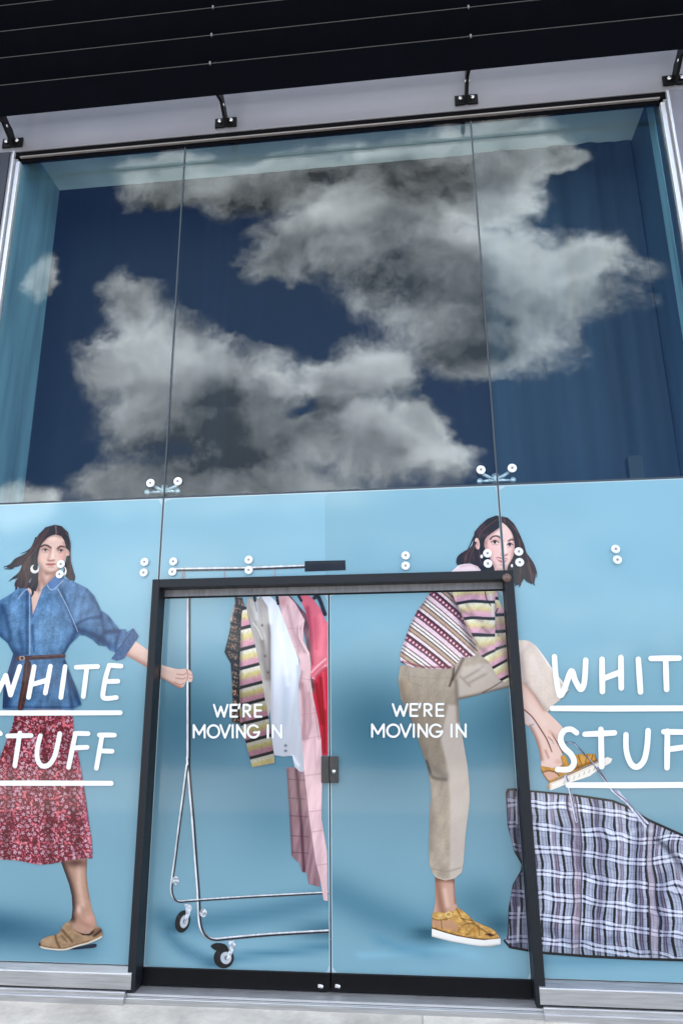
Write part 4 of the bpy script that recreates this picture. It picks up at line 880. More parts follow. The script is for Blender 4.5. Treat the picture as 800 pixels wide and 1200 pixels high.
def p_grey(X, Y):
    p = Paint(X, Y, (182, 176, 170)); p.noise(4, 22, .16, 16, 3, -10); p.shade(f([(345, 250), (352, 600)]), 3, (110, 100, 98), .6); p.shade(f([(300, 350), (330, 600)]), 3, (120, 110, 104), .6); p.line(f([(240, 230), (275, 280), (300, 340)]), 1.2, (232, 228, 222), .8)
    p.shade(f([(255, 90), (262, 200)]), 2.5, (214, 214, 214), .8); p.line(f([(245, 60), (262, 150)]), 1.3, (120, 128, 138), .7)
    for c in ((298, 245), (318, 450), (338, 560)): p.blob(*f([c])[0], 1.3, 1.3, (70, 66, 64), .85)
    return p.C
cloth('grey_shirt', [(205, 52), (250, 80), (290, 50), (335, 120), (356, 300), (357, 600), (355, 790), (340, 870), (318, 800), (302, 640), (270, 470), (240, 330), (215, 210), (190, 120)], p_grey, 4)
def p_knit(X, Y):
    p = Paint(X, Y, (76, 68, 66)); u = (X + Y * .25) / 2.1; v = (Y - X * .3) / 2.4
    p.mix(((np.sin(u * 3.1) > .3) & (np.sin(v * 3.1) > -.1)) * .7, (150, 132, 112)); p.mix((vnoise(X / 1.5, Y / 1.8, 17) > .74) * .7, (196, 150, 120)); p.mix((np.sin(v * 1.4) > .6) * .7, (28, 24, 26))
    p.shade(f([(55, 330), (50, 430), (95, 520)]), 3, (26, 22, 24), .7); p.shade(f([(110, 80), (85, 210)]), 2.5, (206, 200, 192), .8); p.shade(f([(140, 150), (140, 880)]), 2, (30, 26, 28), .5); return p.C
cloth('patterned_knit', [(130, 60), (165, 60), (180, 120), (165, 200), (160, 300), (155, 500), (152, 700), (155, 905), (95, 892), (100, 740), (95, 600), (88, 500), (46, 425), (70, 330), (88, 245), (80, 200), (105, 130)], p_knit, 5)
def p_stripe(X, Y):
    yy = (Y - 690) * 5.714; xx = (X - 255) * 5.714; ph = yy + .26 * (xx - 200)
    ks = np.array([125, 254, 396, 523, 650, 768, 896, 1022, 1138, 1260]); i = np.clip(np.searchsorted(ks, ph) - 1, 0, len(ks) - 2); t = np.clip((ph - ks[i]) / (ks[i + 1] - ks[i]), 0, 1)
    st = np.array([(0, 236, 230, 216), (.24, 236, 228, 206), (.38, 226, 212, 142), (.55, 218, 196, 150), (.66, 222, 168, 176), (.86, 214, 158, 174), (1, 216, 190, 190)])
    p = Paint(X, Y, (0, 0, 0)); p.C = np.stack([np.interp(t, st[:, 0], st[:, c]) for c in (1, 2, 3)], 1)
    p.mix(1 - sst(np.minimum(t, 1 - t), .06, .11), (34, 24, 30)); p.mul(np.interp(Y, [690, 780, 815, 880, 905], [1, .98, .72, .66, .82])); p.noise(.8, 2.5, .10, 18, 2, -14); p.shade(f([(160, 300), (155, 700), (180, 900)]), 2, (70, 60, 60), .4); return p.C
cloth('striped_jumper', [(168, 132), (192, 126), (216, 232), (250, 372), (280, 508), (302, 636), (322, 770), (346, 888), (362, 1008), (378, 1110), (382, 1166), (310, 1180), (232, 1194), (214, 1130), (190, 1030), (152, 905), (148, 700), (150, 500), (155, 300), (162, 180)], p_stripe, 6, step=.6)
hk = Union(Stroke(G1([(122, 44), (130, 110), (160, 130), (185, 128)]), 1.6), Stroke(G1([(246, 44), (250, 80)]), 1.5), Stroke(G1([(395, 44), (405, 100)]), 1.6), Stroke(G1([(540, 44), (560, 80)]), 1.5), Stroke(G1([(648, 60), (668, 40), (690, 90), (718, 170)]), 2.2))
sheet('hanger_hooks', Clip(hk, R_DL), lambda X, Y: Paint(X, Y, (62, 54, 58)).noise(2, 2, .3, 2).C, YD - .0066, DL, .6)

# ================================================================== pane above the doors: rail, second woman's head
rail = [(206, 667.5), (290, 666.2), (357, 663.6)]
rl = sheet('printed_rail', Clip(Union(Stroke(rail, 2.4), Stroke([(215, 668), (215, 678)], 2.0), Stroke([(263, 665), (263, 676)], 1.2), Stroke([(322, 664), (322, 675)], 1.0)), R_TP), chrome([(rail, 2.4)]), -.002, TP, .6)
sheet('rubber_grip', Clip(Poly([(357, 657.5), (404.5, 656.5), (405, 668.2), (357, 669.8)]), R_TP), lambda X, Y: Paint(X, Y, (26, 27, 30)).line([(360, 660), (402, 659)], 1.2, (84, 88, 94), .7, .5, 0).shade([(372, 666), (392, 665)], 1, (60, 62, 66), .8).C, -.0025, rl, .6)
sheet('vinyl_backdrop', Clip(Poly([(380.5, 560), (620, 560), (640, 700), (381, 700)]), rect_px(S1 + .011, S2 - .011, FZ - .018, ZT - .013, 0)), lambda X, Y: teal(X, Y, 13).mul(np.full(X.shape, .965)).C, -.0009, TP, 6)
F = lambda p: T(525, 595, 7.273, p)
face_r = Poly(F([(455, 120), (480, 135), (522, 180), (552, 240), (566, 310), (562, 390), (538, 450), (508, 502), (480, 560), (400, 560), (372, 500), (340, 430), (318, 372), (300, 345), (298, 300), (318, 262), (345, 232), (392, 196), (440, 158)]), 2)
earp = Ell(*F([(246, 308)])[0], 3.4, 7.6, -8)
neck_r = Poly(F([(300, 380), (560, 400), (520, 560), (280, 560)]))
def paint_face_r(X, Y):
    p = Paint(X, Y, (236, 202, 194)); f = F
    p.shade(f([(305, 300), (335, 420), (380, 500)]), 3.6, (170, 118, 112), .7); p.shade(f([(420, 540), (490, 525), (540, 460)]), 2.5, (176, 124, 116), .6); p.blob(*f([(430, 200)])[0], 5, 5, (250, 226, 220), .6); p.blob(*f([(375, 370)])[0], 5, 4.5, (240, 180, 176), .6); p.blob(*f([(540, 380)])[0], 3, 4, (232, 172, 168), .5)
    p.shade(f([(320, 300), (345, 240), (400, 200), (445, 165)]), 1.8, (160, 116, 108), .5); p.shade(f([(552, 260), (560, 330), (540, 440)]), 2.0, (180, 132, 124), .5); p.shade(f([(365, 280), (430, 275)]), 2.4, (196, 146, 138), .5); p.line(f([(355, 268), (378, 247), (412, 241), (444, 257)]), 1.7, (56, 40, 38), .9, .8); p.line(f([(512, 283), (538, 271), (566, 277)]), 1.6, (56, 40, 38), .9, .8)
    for ex, ey, w in ((397, 293, 4.6), (524, 314, 3.6)):
        c = f([(ex, ey)])[0]; p.blob(*c, w, 2.6, (196, 148, 142), .6); p.shape(Ell(*c, w * .78, 1.8, 5), (240, 234, 232), .9, .5); p.shape(Ell(c[0] - .2, c[1], 1.7, 1.8), (64, 40, 34), 1, .5); p.line([(c[0] - w * .9, c[1] + .3), (c[0] - .3, c[1] - 2.1), (c[0] + w * .9, c[1] + .2)], 1.0, (40, 26, 26), .9); p.shade([(c[0] - w * .6, c[1] + 3), (c[0] + w * .6, c[1] + 3)], .8, (196, 150, 142), .6)
    p.shade(f([(462, 280), (468, 350), (452, 392)]), 1.3, (206, 158, 150), .6); p.shade(f([(484, 300), (488, 380)]), 1.3, (252, 232, 226), .8); p.shade(f([(455, 402), (480, 408), (500, 398)]), 1.0, (160, 100, 96), .8)
    p.shape(Poly(f([(404, 424), (436, 420), (462, 428), (502, 432), (496, 456), (468, 472), (436, 462)]), 2), (190, 108, 106), .9, .6); p.line(f([(418, 432), (450, 444), (494, 444)]), 1.2, (246, 238, 236), .85); p.shade(f([(440, 486), (480, 490)]), 1, (186, 136, 128), .6)
    p.line(f([(238, 285), (232, 320), (248, 350)]), .9, (176, 122, 114), .7); p.blob(*f([(250, 310)])[0], 1.3, 3.5, (190, 132, 124), .7)
    return p.C
hair_r = Cut(Poly(F([(405, 66), (442, 70), (505, 84), (562, 138), (605, 220), (644, 310), (664, 382), (704, 440), (722, 500), (734, 590), (732, 648), (690, 640), (662, 600), (646, 600), (622, 642), (590, 660), (560, 640), (520, 600), (260, 540), (268, 520), (246, 500), (180, 470), (120, 484), (100, 502), (78, 470), (80, 420), (130, 386), (180, 360), (206, 320), (214, 262), (222, 205), (270, 148), (332, 94)])),
             Union(Poly(F([(462, 126), (522, 184), (550, 240), (564, 310), (560, 390), (534, 452), (506, 500), (484, 600), (410, 600), (392, 520), (372, 470), (342, 408), (312, 350), (304, 300), (330, 246), (392, 200), (440, 164)]), 2), Ell(*F([(246, 306)])[0], 2.9, 6.9, -8)))
def paint_hair_r(X, Y):
    p = Paint(X, Y, (58, 46, 46)); p.noise(1.6, 12, .35, 28, 3, -25); f = F
    p.shade(f([(300, 140), (250, 220), (330, 240)]), 3, (96, 84, 90), .5); p.shade(f([(560, 150), (620, 290), (660, 430)]), 1.6, (128, 112, 110), .5); p.shade(f([(280, 300), (300, 420), (330, 520)]), 4, (30, 22, 24), .7)
    for c in ((150, 430), (220, 420), (280, 400)): p.blob(*f([c])[0], 3, 4, (112, 82, 66), .5)
    for k in range(44):
        a = hash2(np.array([k]), np.array([3]), 19)[0]; b = hash2(np.array([k]), np.array([7]), 19)[0]; c = hash2(np.array([k]), np.array([9]), 19)[0]
        q = [(450 - 40 * a, 75 + 30 * a), (350 - 70 * a, 150 + 50 * a), (270 - 50 * b, 260 + 60 * b), (280 - 160 * b, 380 + 60 * c), (300 - 200 * b, 470 + 40 * c)] if k < 22 else [(470 + 40 * a, 85 + 50 * a), (560 + 40 * a, 190), (600 + 50 * b, 330), (600 + 90 * b, 480), (570 + 150 * b, 640)]
        p.line(f(q), .55 + .5 * c, (124, 100, 92) if k % 3 == 0 else ((26, 20, 22) if k % 3 == 1 else (84, 64, 60)), .5)
    p.shade(f([(540, 520), (560, 620)]), 4, (24, 18, 20), .7); p.shade(f([(680, 480), (715, 600)]), 3, (112, 94, 84), .5); p.shade(f([(470, 78), (480, 120)]), .9, (120, 100, 96), .6); p.blob(*f([(440, 66)])[0], 4, 2, (170, 160, 165), .35); return p.C
wr_ = lambda q, r0: Stroke(F(q), [r0, r0 * .8, .25], 4)
hair_r = Union(hair_r, wr_([(230, 300), (190, 350), (130, 385), (85, 420), (72, 470), (95, 500)], 1.6), wr_([(240, 380), (180, 420), (150, 470), (110, 478)], 1.4), wr_([(700, 470), (735, 550), (725, 640), (738, 662)], 1.4), wr_([(640, 560), (660, 610), (700, 640), (712, 652)], 1.5), wr_([(600, 600), (612, 650), (598, 676)], 1.4), wr_([(560, 600), (575, 650), (566, 668)], 1.3), wr_([(670, 400), (725, 480), (752, 560), (748, 600)], .8), wr_([(215, 250), (180, 330), (160, 370)], .8))
blouse = Poly(F([(30, 540), (92, 488), (140, 478), (200, 480), (250, 500), (275, 530), (270, 560), (30, 560)]))
wt = sheet('person', Clip(Union(face_r, neck_r, earp), R_TP), paint_face_r, -.0015, TP, .55); tag(wt, 'printed head of the second woman, left half')
sheet('hair', Clip(hair_r, R_TP), paint_hair_r, -.0035, wt, .6)
sheet('jumper_collar', Clip(blouse, R_TP), lambda X, Y: Paint(X, Y, (240, 218, 222)).shade(F([(100, 500), (200, 490), (260, 520)]), 1.5, (206, 172, 178), .6).shade(F([(30, 535), (90, 490)]), 1.2, (250, 246, 250), .8).C, -.004, wt, .7)
er = Ell(*F([(284, 415)])[0], 1.6, 2.2)
sheet('earring', er, flat_ink((240, 238, 236)), -.0045, wt, .5)
# ---- right pane part: other half of the head, knee, arm, foot
J = lambda p: T(590, 740, 6.154, p); K = lambda p: T(580, 910, 3.636, p)
arm_r = Poly(J([(110, 370), (150, 362), (205, 430), (272, 538), (340, 606), (420, 688), (430, 730), (418, 756), (395, 775), (420, 820), (425, 880), (405, 890), (380, 850), (350, 790), (352, 860), (338, 872), (310, 800), (280, 730), (235, 660), (195, 615), (120, 555)]), 2)
leg_r = Poly(J([(110, 545), (200, 610), (260, 690), (330, 780), (390, 850), (450, 950), (440, 1020), (380, 1060), (300, 1040), (272, 985), (262, 900), (236, 800), (188, 692), (120, 640)]), 2)
def paint_wr(X, Y):
    p = Paint(X, Y, (232, 200, 186)); C0 = paint_face_r(X, Y); f = J
    p.shade(f([(150, 372), (210, 445), (290, 560)]), 3, (176, 130, 112), .5); p.shade(f([(140, 480), (210, 560), (290, 660)]), 4, (240, 212, 200), .5)
    p.line(f([(130, 552), (200, 612), (255, 690), (310, 780), (345, 868)]), 1.4, (104, 66, 58), .9); p.line(f([(345, 735), (400, 830), (425, 880)]), 1.2, (96, 60, 54), .85); p.line(f([(320, 760), (350, 790)]), 1, (130, 86, 76), .7); p.shade(f([(330, 720), (400, 780)]), 2, (214, 168, 154), .7)
    p.shade(f([(190, 690), (240, 800), (268, 920)]), 3, (150, 106, 92), .7); p.shade(f([(150, 600), (220, 680)]), 3, (206, 206, 214), .5); p.line(f([(185, 680), (215, 668)]), 1, (120, 110, 110), .6); p.blob(*f([(330, 900)])[0], 5, 7, (240, 206, 194), .6); p.shade(f([(300, 860), (320, 910)]), 1.5, (180, 128, 112), .6); p.blob(*f([(390, 940)])[0], 4, 3, (208, 160, 144), .6)
    m = sst(Y, 700, 704)[:, None]; p.C = C0 * (1 - m) + p.C * m; return p.C
wr = sheet('person', Clip(Union(face_r, neck_r, arm_r, leg_r, Poly([(586, 690), (600, 690), (609, 830), (600, 830)])), R_RP), paint_wr, -.0015, RP, .55); tag(wr, 'printed half face, forearm and foot of the second woman')
sheet('hair', Clip(hair_r, R_RP), paint_hair_r, -.0035, wr, .6)
sheet('earring', Ell(*F([(541, 494)])[0], 1.3, 2.0), flat_ink((240, 238, 236)), -.0045, wr, .5)
TRO = (184, 174, 162)
knee = Poly(J([(90, 62), (150, 62), (186, 70), (232, 104), (290, 180), (345, 262), (404, 335), (472, 426), (452, 448), (408, 492), (352, 532), (325, 585), (290, 562), (232, 470), (150, 372), (90, 330)]))
def paint_knee(X, Y):
    f = J; p = Paint(X, Y, (222, 206, 192)); p.noise(12, 20, .05, 33); p.noise(1.2, 1.2, .04, 34, 2); p.shade(f([(120, 180), (140, 290), (160, 370)]), 4, (188, 170, 164), .6); p.shade(f([(160, 380), (230, 470), (300, 560)]), 3, (176, 156, 148), .6); p.shade(f([(240, 110), (340, 260), (420, 370)]), 1.3, (245, 240, 240), .8); p.shade(f([(110, 170), (160, 130), (190, 90)]), 2.5, (202, 186, 180), .6); p.shade(f([(205, 200), (260, 330)]), 5, (232, 220, 214), .5)
    p.line(f([(410, 490), (470, 430)]), 1.6, (74, 64, 62), .8); p.line(f([(318, 590), (335, 570)]), 2, (80, 68, 64), .7); return p.C
sheet('beige_trousers', Clip(knee, R_RP), paint_knee, -.003, wr, .7)
sole_r = Poly(J([(310, 1122), (322, 1092), (400, 1062), (520, 1008), (640, 958), (690, 930), (745, 905), (782, 918), (768, 948), (700, 985), (655, 1015), (620, 1042), (570, 1060), (480, 1088), (380, 1130), (336, 1146)]))
upper_r = Union(Poly(J([(262, 968), (300, 975), (350, 985), (400, 975), (420, 960), (440, 1000), (470, 1020), (400, 1055), (330, 1090), (300, 1060), (276, 1020)])), Poly(J([(500, 900), (535, 886), (600, 882), (655, 884), (672, 932), (640, 950), (540, 992), (505, 1005), (520, 950)]), 1), Poly(J([(410, 900), (440, 890), (470, 960), (540, 950), (540, 1000), (440, 1030)])))
def paint_sandal_r(X, Y):
    f = J; p = Paint(X, Y, (196, 146, 76)); p.noise(3, 3, .18, 35)
    p.shape(Poly(f([(280, 1020), (320, 1008), (370, 1020), (395, 1045), (330, 1075), (300, 1058)])), (214, 168, 152), .9); p.line(f([(278, 1015), (330, 1004), (375, 1018), (398, 1042)]), 1.2, (90, 54, 28), .8)
    for l in ([(265, 985), (285, 1030), (325, 1085)], [(535, 895), (560, 960)], [(600, 890), (585, 950)], [(640, 886), (628, 945)], [(410, 910), (430, 990)], [(520, 940), (540, 990)]): p.line(f(l), 1.0, (104, 66, 32), .8)
    p.shade(f([(500, 995), (600, 955), (670, 930)]), 1.4, (96, 60, 32), .6); p.blob(*f([(575, 920)])[0], 3, 4, (222, 176, 104), .6); p.shade(f([(660, 890), (672, 930)]), 1.3, (80, 48, 26), .7); return p.C
def paint_sole_r(X, Y):
    f = J; p = Paint(X, Y, (240, 232, 220)); p.line(f([(318, 1094), (400, 1064), (520, 1010), (690, 934)]), 1.4, (176, 116, 62), .9); p.line(f([(330, 1104), (520, 1026), (690, 946)]), .9, (206, 196, 184), .7)
    for k in range(9): x0 = 430 + k * 36; p.line(f([(x0, 1098 - k * 16), (x0 + 8, 1076 - k * 16)]), .9, (150, 142, 134), .7)
    p.blob(*f([(320, 1120)])[0], 2.5, 5, (150, 108, 70), .8); return p.C
sheet('sandal_sole', Clip(sole_r, R_RP), paint_sole_r, -.003, wr, .6); sheet('sandal', Clip(upper_r, R_RP), paint_sandal_r, -.0035, wr, .6)
cord = Union(Stroke(K([(430, -40), (500, 60), (560, 110), (640, 210)]), 1.7), Stroke(K([(300, 0), (318, 60), (345, 190)]), 1.7), Stroke(J([(440, 800), (500, 800), (560, 860), (640, 950), (740, 1080)]), .7), Stroke(K([(520, 60), (580, 130), (650, 200)]), 1.0))
sheet('bag_strap', Clip(cord, R_RP), lambda X, Y: Paint(X, Y, (206, 208, 222)).line(K([(436, -38), (506, 62), (566, 112), (648, 212)]), 1.3, (60, 64, 84), .8).line(K([(302, 0), (320, 60), (347, 190)]), 1.5, (66, 70, 88), .75).line(J([(440, 800), (500, 800), (560, 860), (740, 1080)]), 1.4, (66, 74, 92), .9).noise(2, 2, .2, 3).C, -.0055, RP, .6)

# ---- right leaf: jumper, trousers, foot
G = lambda p: T(460, 685, 5.333, p); TH = lambda p: T(460, 770, 5.333, p); I = lambda p: T(490, 980, 6.667, p)
ankle = Poly(I([(130, 280), (280, 280), (284, 450), (300, 545), (345, 610), (430, 700), (520, 780), (300, 780), (110, 720), (112, 610), (132, 520)]))
def paint_leg(X, Y):
    f = I; p = Paint(X, Y, (206, 166, 146)); p.shade(f([(140, 320), (160, 450), (190, 600)]), 5, (140, 96, 80), .65); p.shade(f([(280, 340), (290, 520)]), 2, (130, 92, 80), .6); p.shade(f([(205, 420), (225, 540)]), 3, (232, 196, 178), .7); p.shade(f([(130, 335), (280, 345)]), 3, (120, 84, 72), .7); p.blob(*f([(280, 660)])[0], 6, 5, (190, 140, 118), .6); return p.C
wd = sheet('person', Clip(Union(ankle, Poly(TH([(90, 120), (380, 120), (425, 800), (420, 1290), (262, 1290), (258, 800), (150, 420)])), Poly(G([(230, 60), (640, 60), (640, 500), (440, 520), (120, 520)]))), R_DR), paint_leg, YD - .0015, DR, .8); tag(wd, 'printed body of the second woman standing on one leg')
trou = Union(Poly(TH([(44, 55), (34, 150), (50, 262), (112, 382), (166, 540), (214, 680), (232, 770), (240, 862), (230, 960), (226, 1200)]) + I([(82, 40), (86, 220), (110, 290), (142, 325), (210, 346), (282, 330), (338, 282), (352, 200), (366, 0)]) + TH([(470, 980), (480, 900), (480, 820), (466, 680), (440, 530), (416, 400), (410, 266), (500, 245), (600, 218), (690, 195), (760, 185), (780, 100), (760, -60), (640, -60), (430, -20), (250, 20)])))
def paint_trou(X, Y):
    f = TH; p = Paint(X, Y, (180, 165, 147)); g = I
    k = np.interp(Y, [780, 800, 830, 890, 930, 960], [1.0, .98, .90, .86, 1.0, 1.04]); p.mul(k * .95); p.noise(14, 30, .10, 43); p.noise(5, 14, .07, 44, 3, 20); p.noise(1.2, 1.2, .05, 46, 2)  # trousers darkened where the door's reflected band crosses, painted into the ink
    p.shape(Poly(f([(345, 300), (480, 300), (482, 900), (470, 1200), (450, 1600), (350, 1600), (358, 1000), (350, 760), (330, 640), (300, 520)])), (206, 194, 184), .7, 2.5)
    p.shape(Poly(f([(405, 255), (400, 150), (440, 60), (560, 40), (800, 40), (800, 190), (600, 225)])), (206, 192, 180), .75, 2.5)
    p.shade(f([(55, 160), (80, 290), (150, 460), (215, 660)]), 5, (122, 112, 102), .6); p.shade(f([(235, 800), (240, 1000), (235, 1200)]), 4, (132, 122, 112), .5); p.shade(f([(220, 690), (250, 750), (330, 765)]), 2.2, (84, 78, 74), .7); p.shade(f([(210, 650), (235, 720)]), 1.6, (60, 62, 66), .7); p.shade(f([(260, 700), (320, 740)]), 5, (110, 104, 98), .6)
    p.shade(f([(380, 60), (375, 120), (355, 180)]), 1.4, (70, 58, 52), .8); p.shade(f([(440, 10), (400, 90), (375, 140)]), 1.8, (70, 56, 52), .6); p.shade(f([(395, 150), (405, 300), (410, 400)]), 2.6, (112, 102, 94), .6)
    p.shade(f([(420, 262), (520, 240), (620, 212), (740, 185)]), 2.5, (110, 96, 88), .7); p.line(f([(560, 222), (650, 172), (745, 100)]), 1.2, (70, 54, 52), .7)
    for l in ([(450, 130), (520, 90), (560, 60)], [(480, 160), (590, 100)], [(420, 120), (480, 180)]): p.shade(f(l), 1.6, (138, 128, 118), .5)
    p.line(f([(100, 90), (104, 150), (180, 180)]), .7, (128, 118, 108), .6); p.line(f([(60, 110), (200, 130), (370, 130)]), .7, (140, 130, 120), .5); p.shade(f([(540, 60), (620, 120), (660, 150)]), 3, (206, 196, 186), .5)
    p.shade(g([(95, 250), (150, 262), (220, 275), (330, 245)]), .9, (150, 138, 128), .6); p.shade(g([(110, 300), (210, 340), (330, 290)]), 1.6, (206, 190, 174), .7); p.shade(f([(70, 140), (90, 220)]), 4, (176, 152, 128), .5); return p.C
sheet('beige_trousers', Clip(trou, R_DR), paint_trou, YD - .003, wd, .7)
jump = Poly(G([(246, 30), (370, 30), (400, 120), (450, 240), (510, 360), (534, 412), (520, 440), (478, 455), (430, 452), (402, 490), (372, 524), (300, 528), (200, 524), (120, 514), (52, 488), (44, 440), (72, 352), (104, 262), (150, 168), (200, 98)]))
def paint_jump(X, Y):
    x, y = (X - 460) * 5.333, (Y - 685) * 5.333; f = G
    bend = .80 * x - 18 * np.sin(x / 160.0); n = (y - bend + 140) / 198.0; t = n - np.floor(n); s_ = (x + .75 * y)
    st = [(0, .17, (128, 40, 66)), (.17, .21, (44, 26, 36)), (.21, .37, (238, 208, 216)), (.37, .41, (52, 32, 40)), (.41, .50, (240, 228, 222)), (.50, .54, (70, 48, 50)), (.54, .62, (242, 232, 226)), (.62, .66, (60, 42, 44)), (.66, .79, (170, 138, 112)), (.79, .82, (60, 42, 44)), (.82, .93, (240, 216, 218)), (.93, 1.0, (66, 40, 50))]
    p = Paint(X, Y, (200, 180, 180))
    for a, b, c in st: p.mix(((t >= a) & (t < b)) * 1.0, c)
    u = s_ / 32.0; d = np.hypot((u - np.floor(u) - .5) * 26, (t - .085) * 150); p.mix((1 - sst(d, 5.5, 9)) * .95, (242, 214, 222)); w = s_ / 15.0; p.mix((((w - np.floor(w)) < .5) & (t > .68) & (t < .77)) * .7, (226, 208, 186)); p.mix((((w - np.floor(w)) < .4) & (t > .15) & (t < .18)) * .6, (230, 200, 208))
    p.shade(f([(370, 60), (440, 250), (510, 390)]), 4, (60, 40, 46), .5); p.shade(f([(60, 480), (200, 515), (370, 515)]), 1.3, (120, 40, 60), .6); p.shade(f([(230, 60), (110, 260), (60, 440)]), 2, (90, 70, 76), .3); p.noise(1.2, 1.2, .10, 45, 2); return p.C
sheet('patterned_jumper', Clip(jump, R_DR), paint_jump, YD - .004, wd, .5)
slv = Poly(G([(362, 30), (650, 30), (660, 90), (690, 160), (720, 260), (745, 420), (760, 530), (745, 575), (700, 610), (660, 592), (600, 482), (545, 442), (512, 350), (452, 232), (398, 122)]))
def paint_slv(X, Y):
    x, y = (X - 460) * 5.333, (Y - 685) * 5.333; f = G
    tilt = sst(y, 300, 470); hump = np.exp(-((x - 490) / 90) ** 2) * 14 * (1 - tilt)
    ph = (y + hump + .55 * tilt * (x - 600) + .06 * (x - 500) * (1 - tilt)); ph = ph + np.where(x > 640 - .0 * y, 22 * (1 - tilt), 0)
    t = (ph - 118) / 104.0; t = t - np.floor(t)
    st = np.array([(0, 232, 230, 214), (.25, 230, 224, 190), (.42, 222, 208, 152), (.56, 214, 184, 158), (.70, 222, 172, 190), (.9, 212, 166, 182), (1, 200, 160, 172)])
    p = Paint(X, Y, (0, 0, 0)); p.C = np.stack([np.interp(t, st[:, 0], st[:, c]) for c in (1, 2, 3)], 1); p.noise(6, 18, .12, 47, 3, 40)
    for l, w, a in (([(430, 160), (500, 200), (560, 230)], 2.5, .4), ([(560, 270), (600, 300)], 2, .4), ([(460, 120), (500, 190)], 2, .3), ([(520, 380), (580, 420)], 3, .4), ([(640, 120), (640, 240), (660, 320)], 1.6, .5), ([(395, 120), (450, 240), (520, 370)], 2.5, .5), ([(670, 200), (700, 400), (740, 560)], 5, .55)): p.shade(f(l), w, (120, 96, 88), a)
    p.shade(f([(610, 60), (625, 160), (628, 240)]), 2.4, (236, 232, 226), .8); p.mix(1 - sst(np.minimum(t, 1 - t), .07, .11), (26, 20, 26)); p.noise(1.0, 1.0, .08, 48, 2)
    p.line(f([(575, 40), (585, 90), (610, 130)]), 1.2, (40, 32, 38), .8); p.line(f([(655, 150), (640, 180)]), 1.4, (40, 32, 38), .8); return p.C
sheet('jumper_sleeve', Clip(slv, R_DR), paint_slv, YD - .0045, wd, .6)
san = Poly(I([(108, 600), (128, 596), (152, 588), (200, 600), (240, 580), (268, 590), (300, 556), (345, 580), (392, 622), (432, 660), (500, 692), (560, 716), (600, 742), (634, 790), (628, 806), (500, 812), (300, 782), (106, 724)]), 1)
def paint_san(X, Y):
    f = I; p = Paint(X, Y, (202, 158, 94)); p.noise(3.5, 3, .22, 49); p.noise(1, 1, .1, 50, 2)
    p.shape(Poly(f([(112, 650), (180, 662), (250, 650), (310, 690), (300, 740), (180, 720), (112, 700)])), (196, 150, 122), .85, .8)
    for l in ([(110, 640), (160, 655), (240, 640), (262, 612)], [(180, 660), (185, 720)], [(300, 565), (340, 640), (400, 690)], [(310, 740), (350, 690), (420, 680), (480, 730)], [(330, 640), (420, 660)], [(380, 770), (440, 700)], [(470, 690), (475, 770)], [(520, 770), (580, 770), (610, 760)], [(225, 590), (222, 650)], [(400, 640), (450, 690), (530, 750)]): p.line(f(l), 1.2, (92, 60, 30), .6, .9); p.line([(a + .9, b - 1.3) for a, b in f(l)], .9, (236, 200, 138), .45, .7)
    p.shape(Poly(f([(520, 760), (560, 756), (596, 776), (560, 784)])), (60, 36, 22), .8); p.shape(Cut(Ell(*f([(236, 612)])[0], 4.0, 3.8), Ell(*f([(236, 612)])[0], 2.2, 2.2)), (232, 206, 140), .9); p.blob(*f([(170, 620)])[0], 3, 2.5, (238, 208, 140), .8); p.blob(*f([(360, 610)])[0], 4, 3, (224, 184, 100), .6); p.blob(*f([(430, 740)])[0], 4, 3, (176, 124, 58), .7); p.shade(f([(110, 716), (300, 775), (500, 806), (630, 800)]), 1.0, (90, 58, 34), .8); return p.C
sheet('sandal', Clip(san, R_DR), paint_san, YD - .0035, wd, .5)
sheet('sandal_sole', Clip(Poly(I([(105, 722), (200, 752), (300, 780), (420, 802), (510, 812), (640, 798), (642, 845), (560, 862), (480, 860), (400, 848), (250, 822), (104, 784)])), R_DR), lambda X, Y: Paint(X, Y, (244, 240, 232)).shade(I([(105, 786), (250, 824), (480, 862), (640, 848)]), 1.6, (168, 164, 160), .7).shade(I([(110, 730), (300, 786), (510, 818)]), 1, (255, 252, 246), .6).C, YD - .0038, wd, .6)

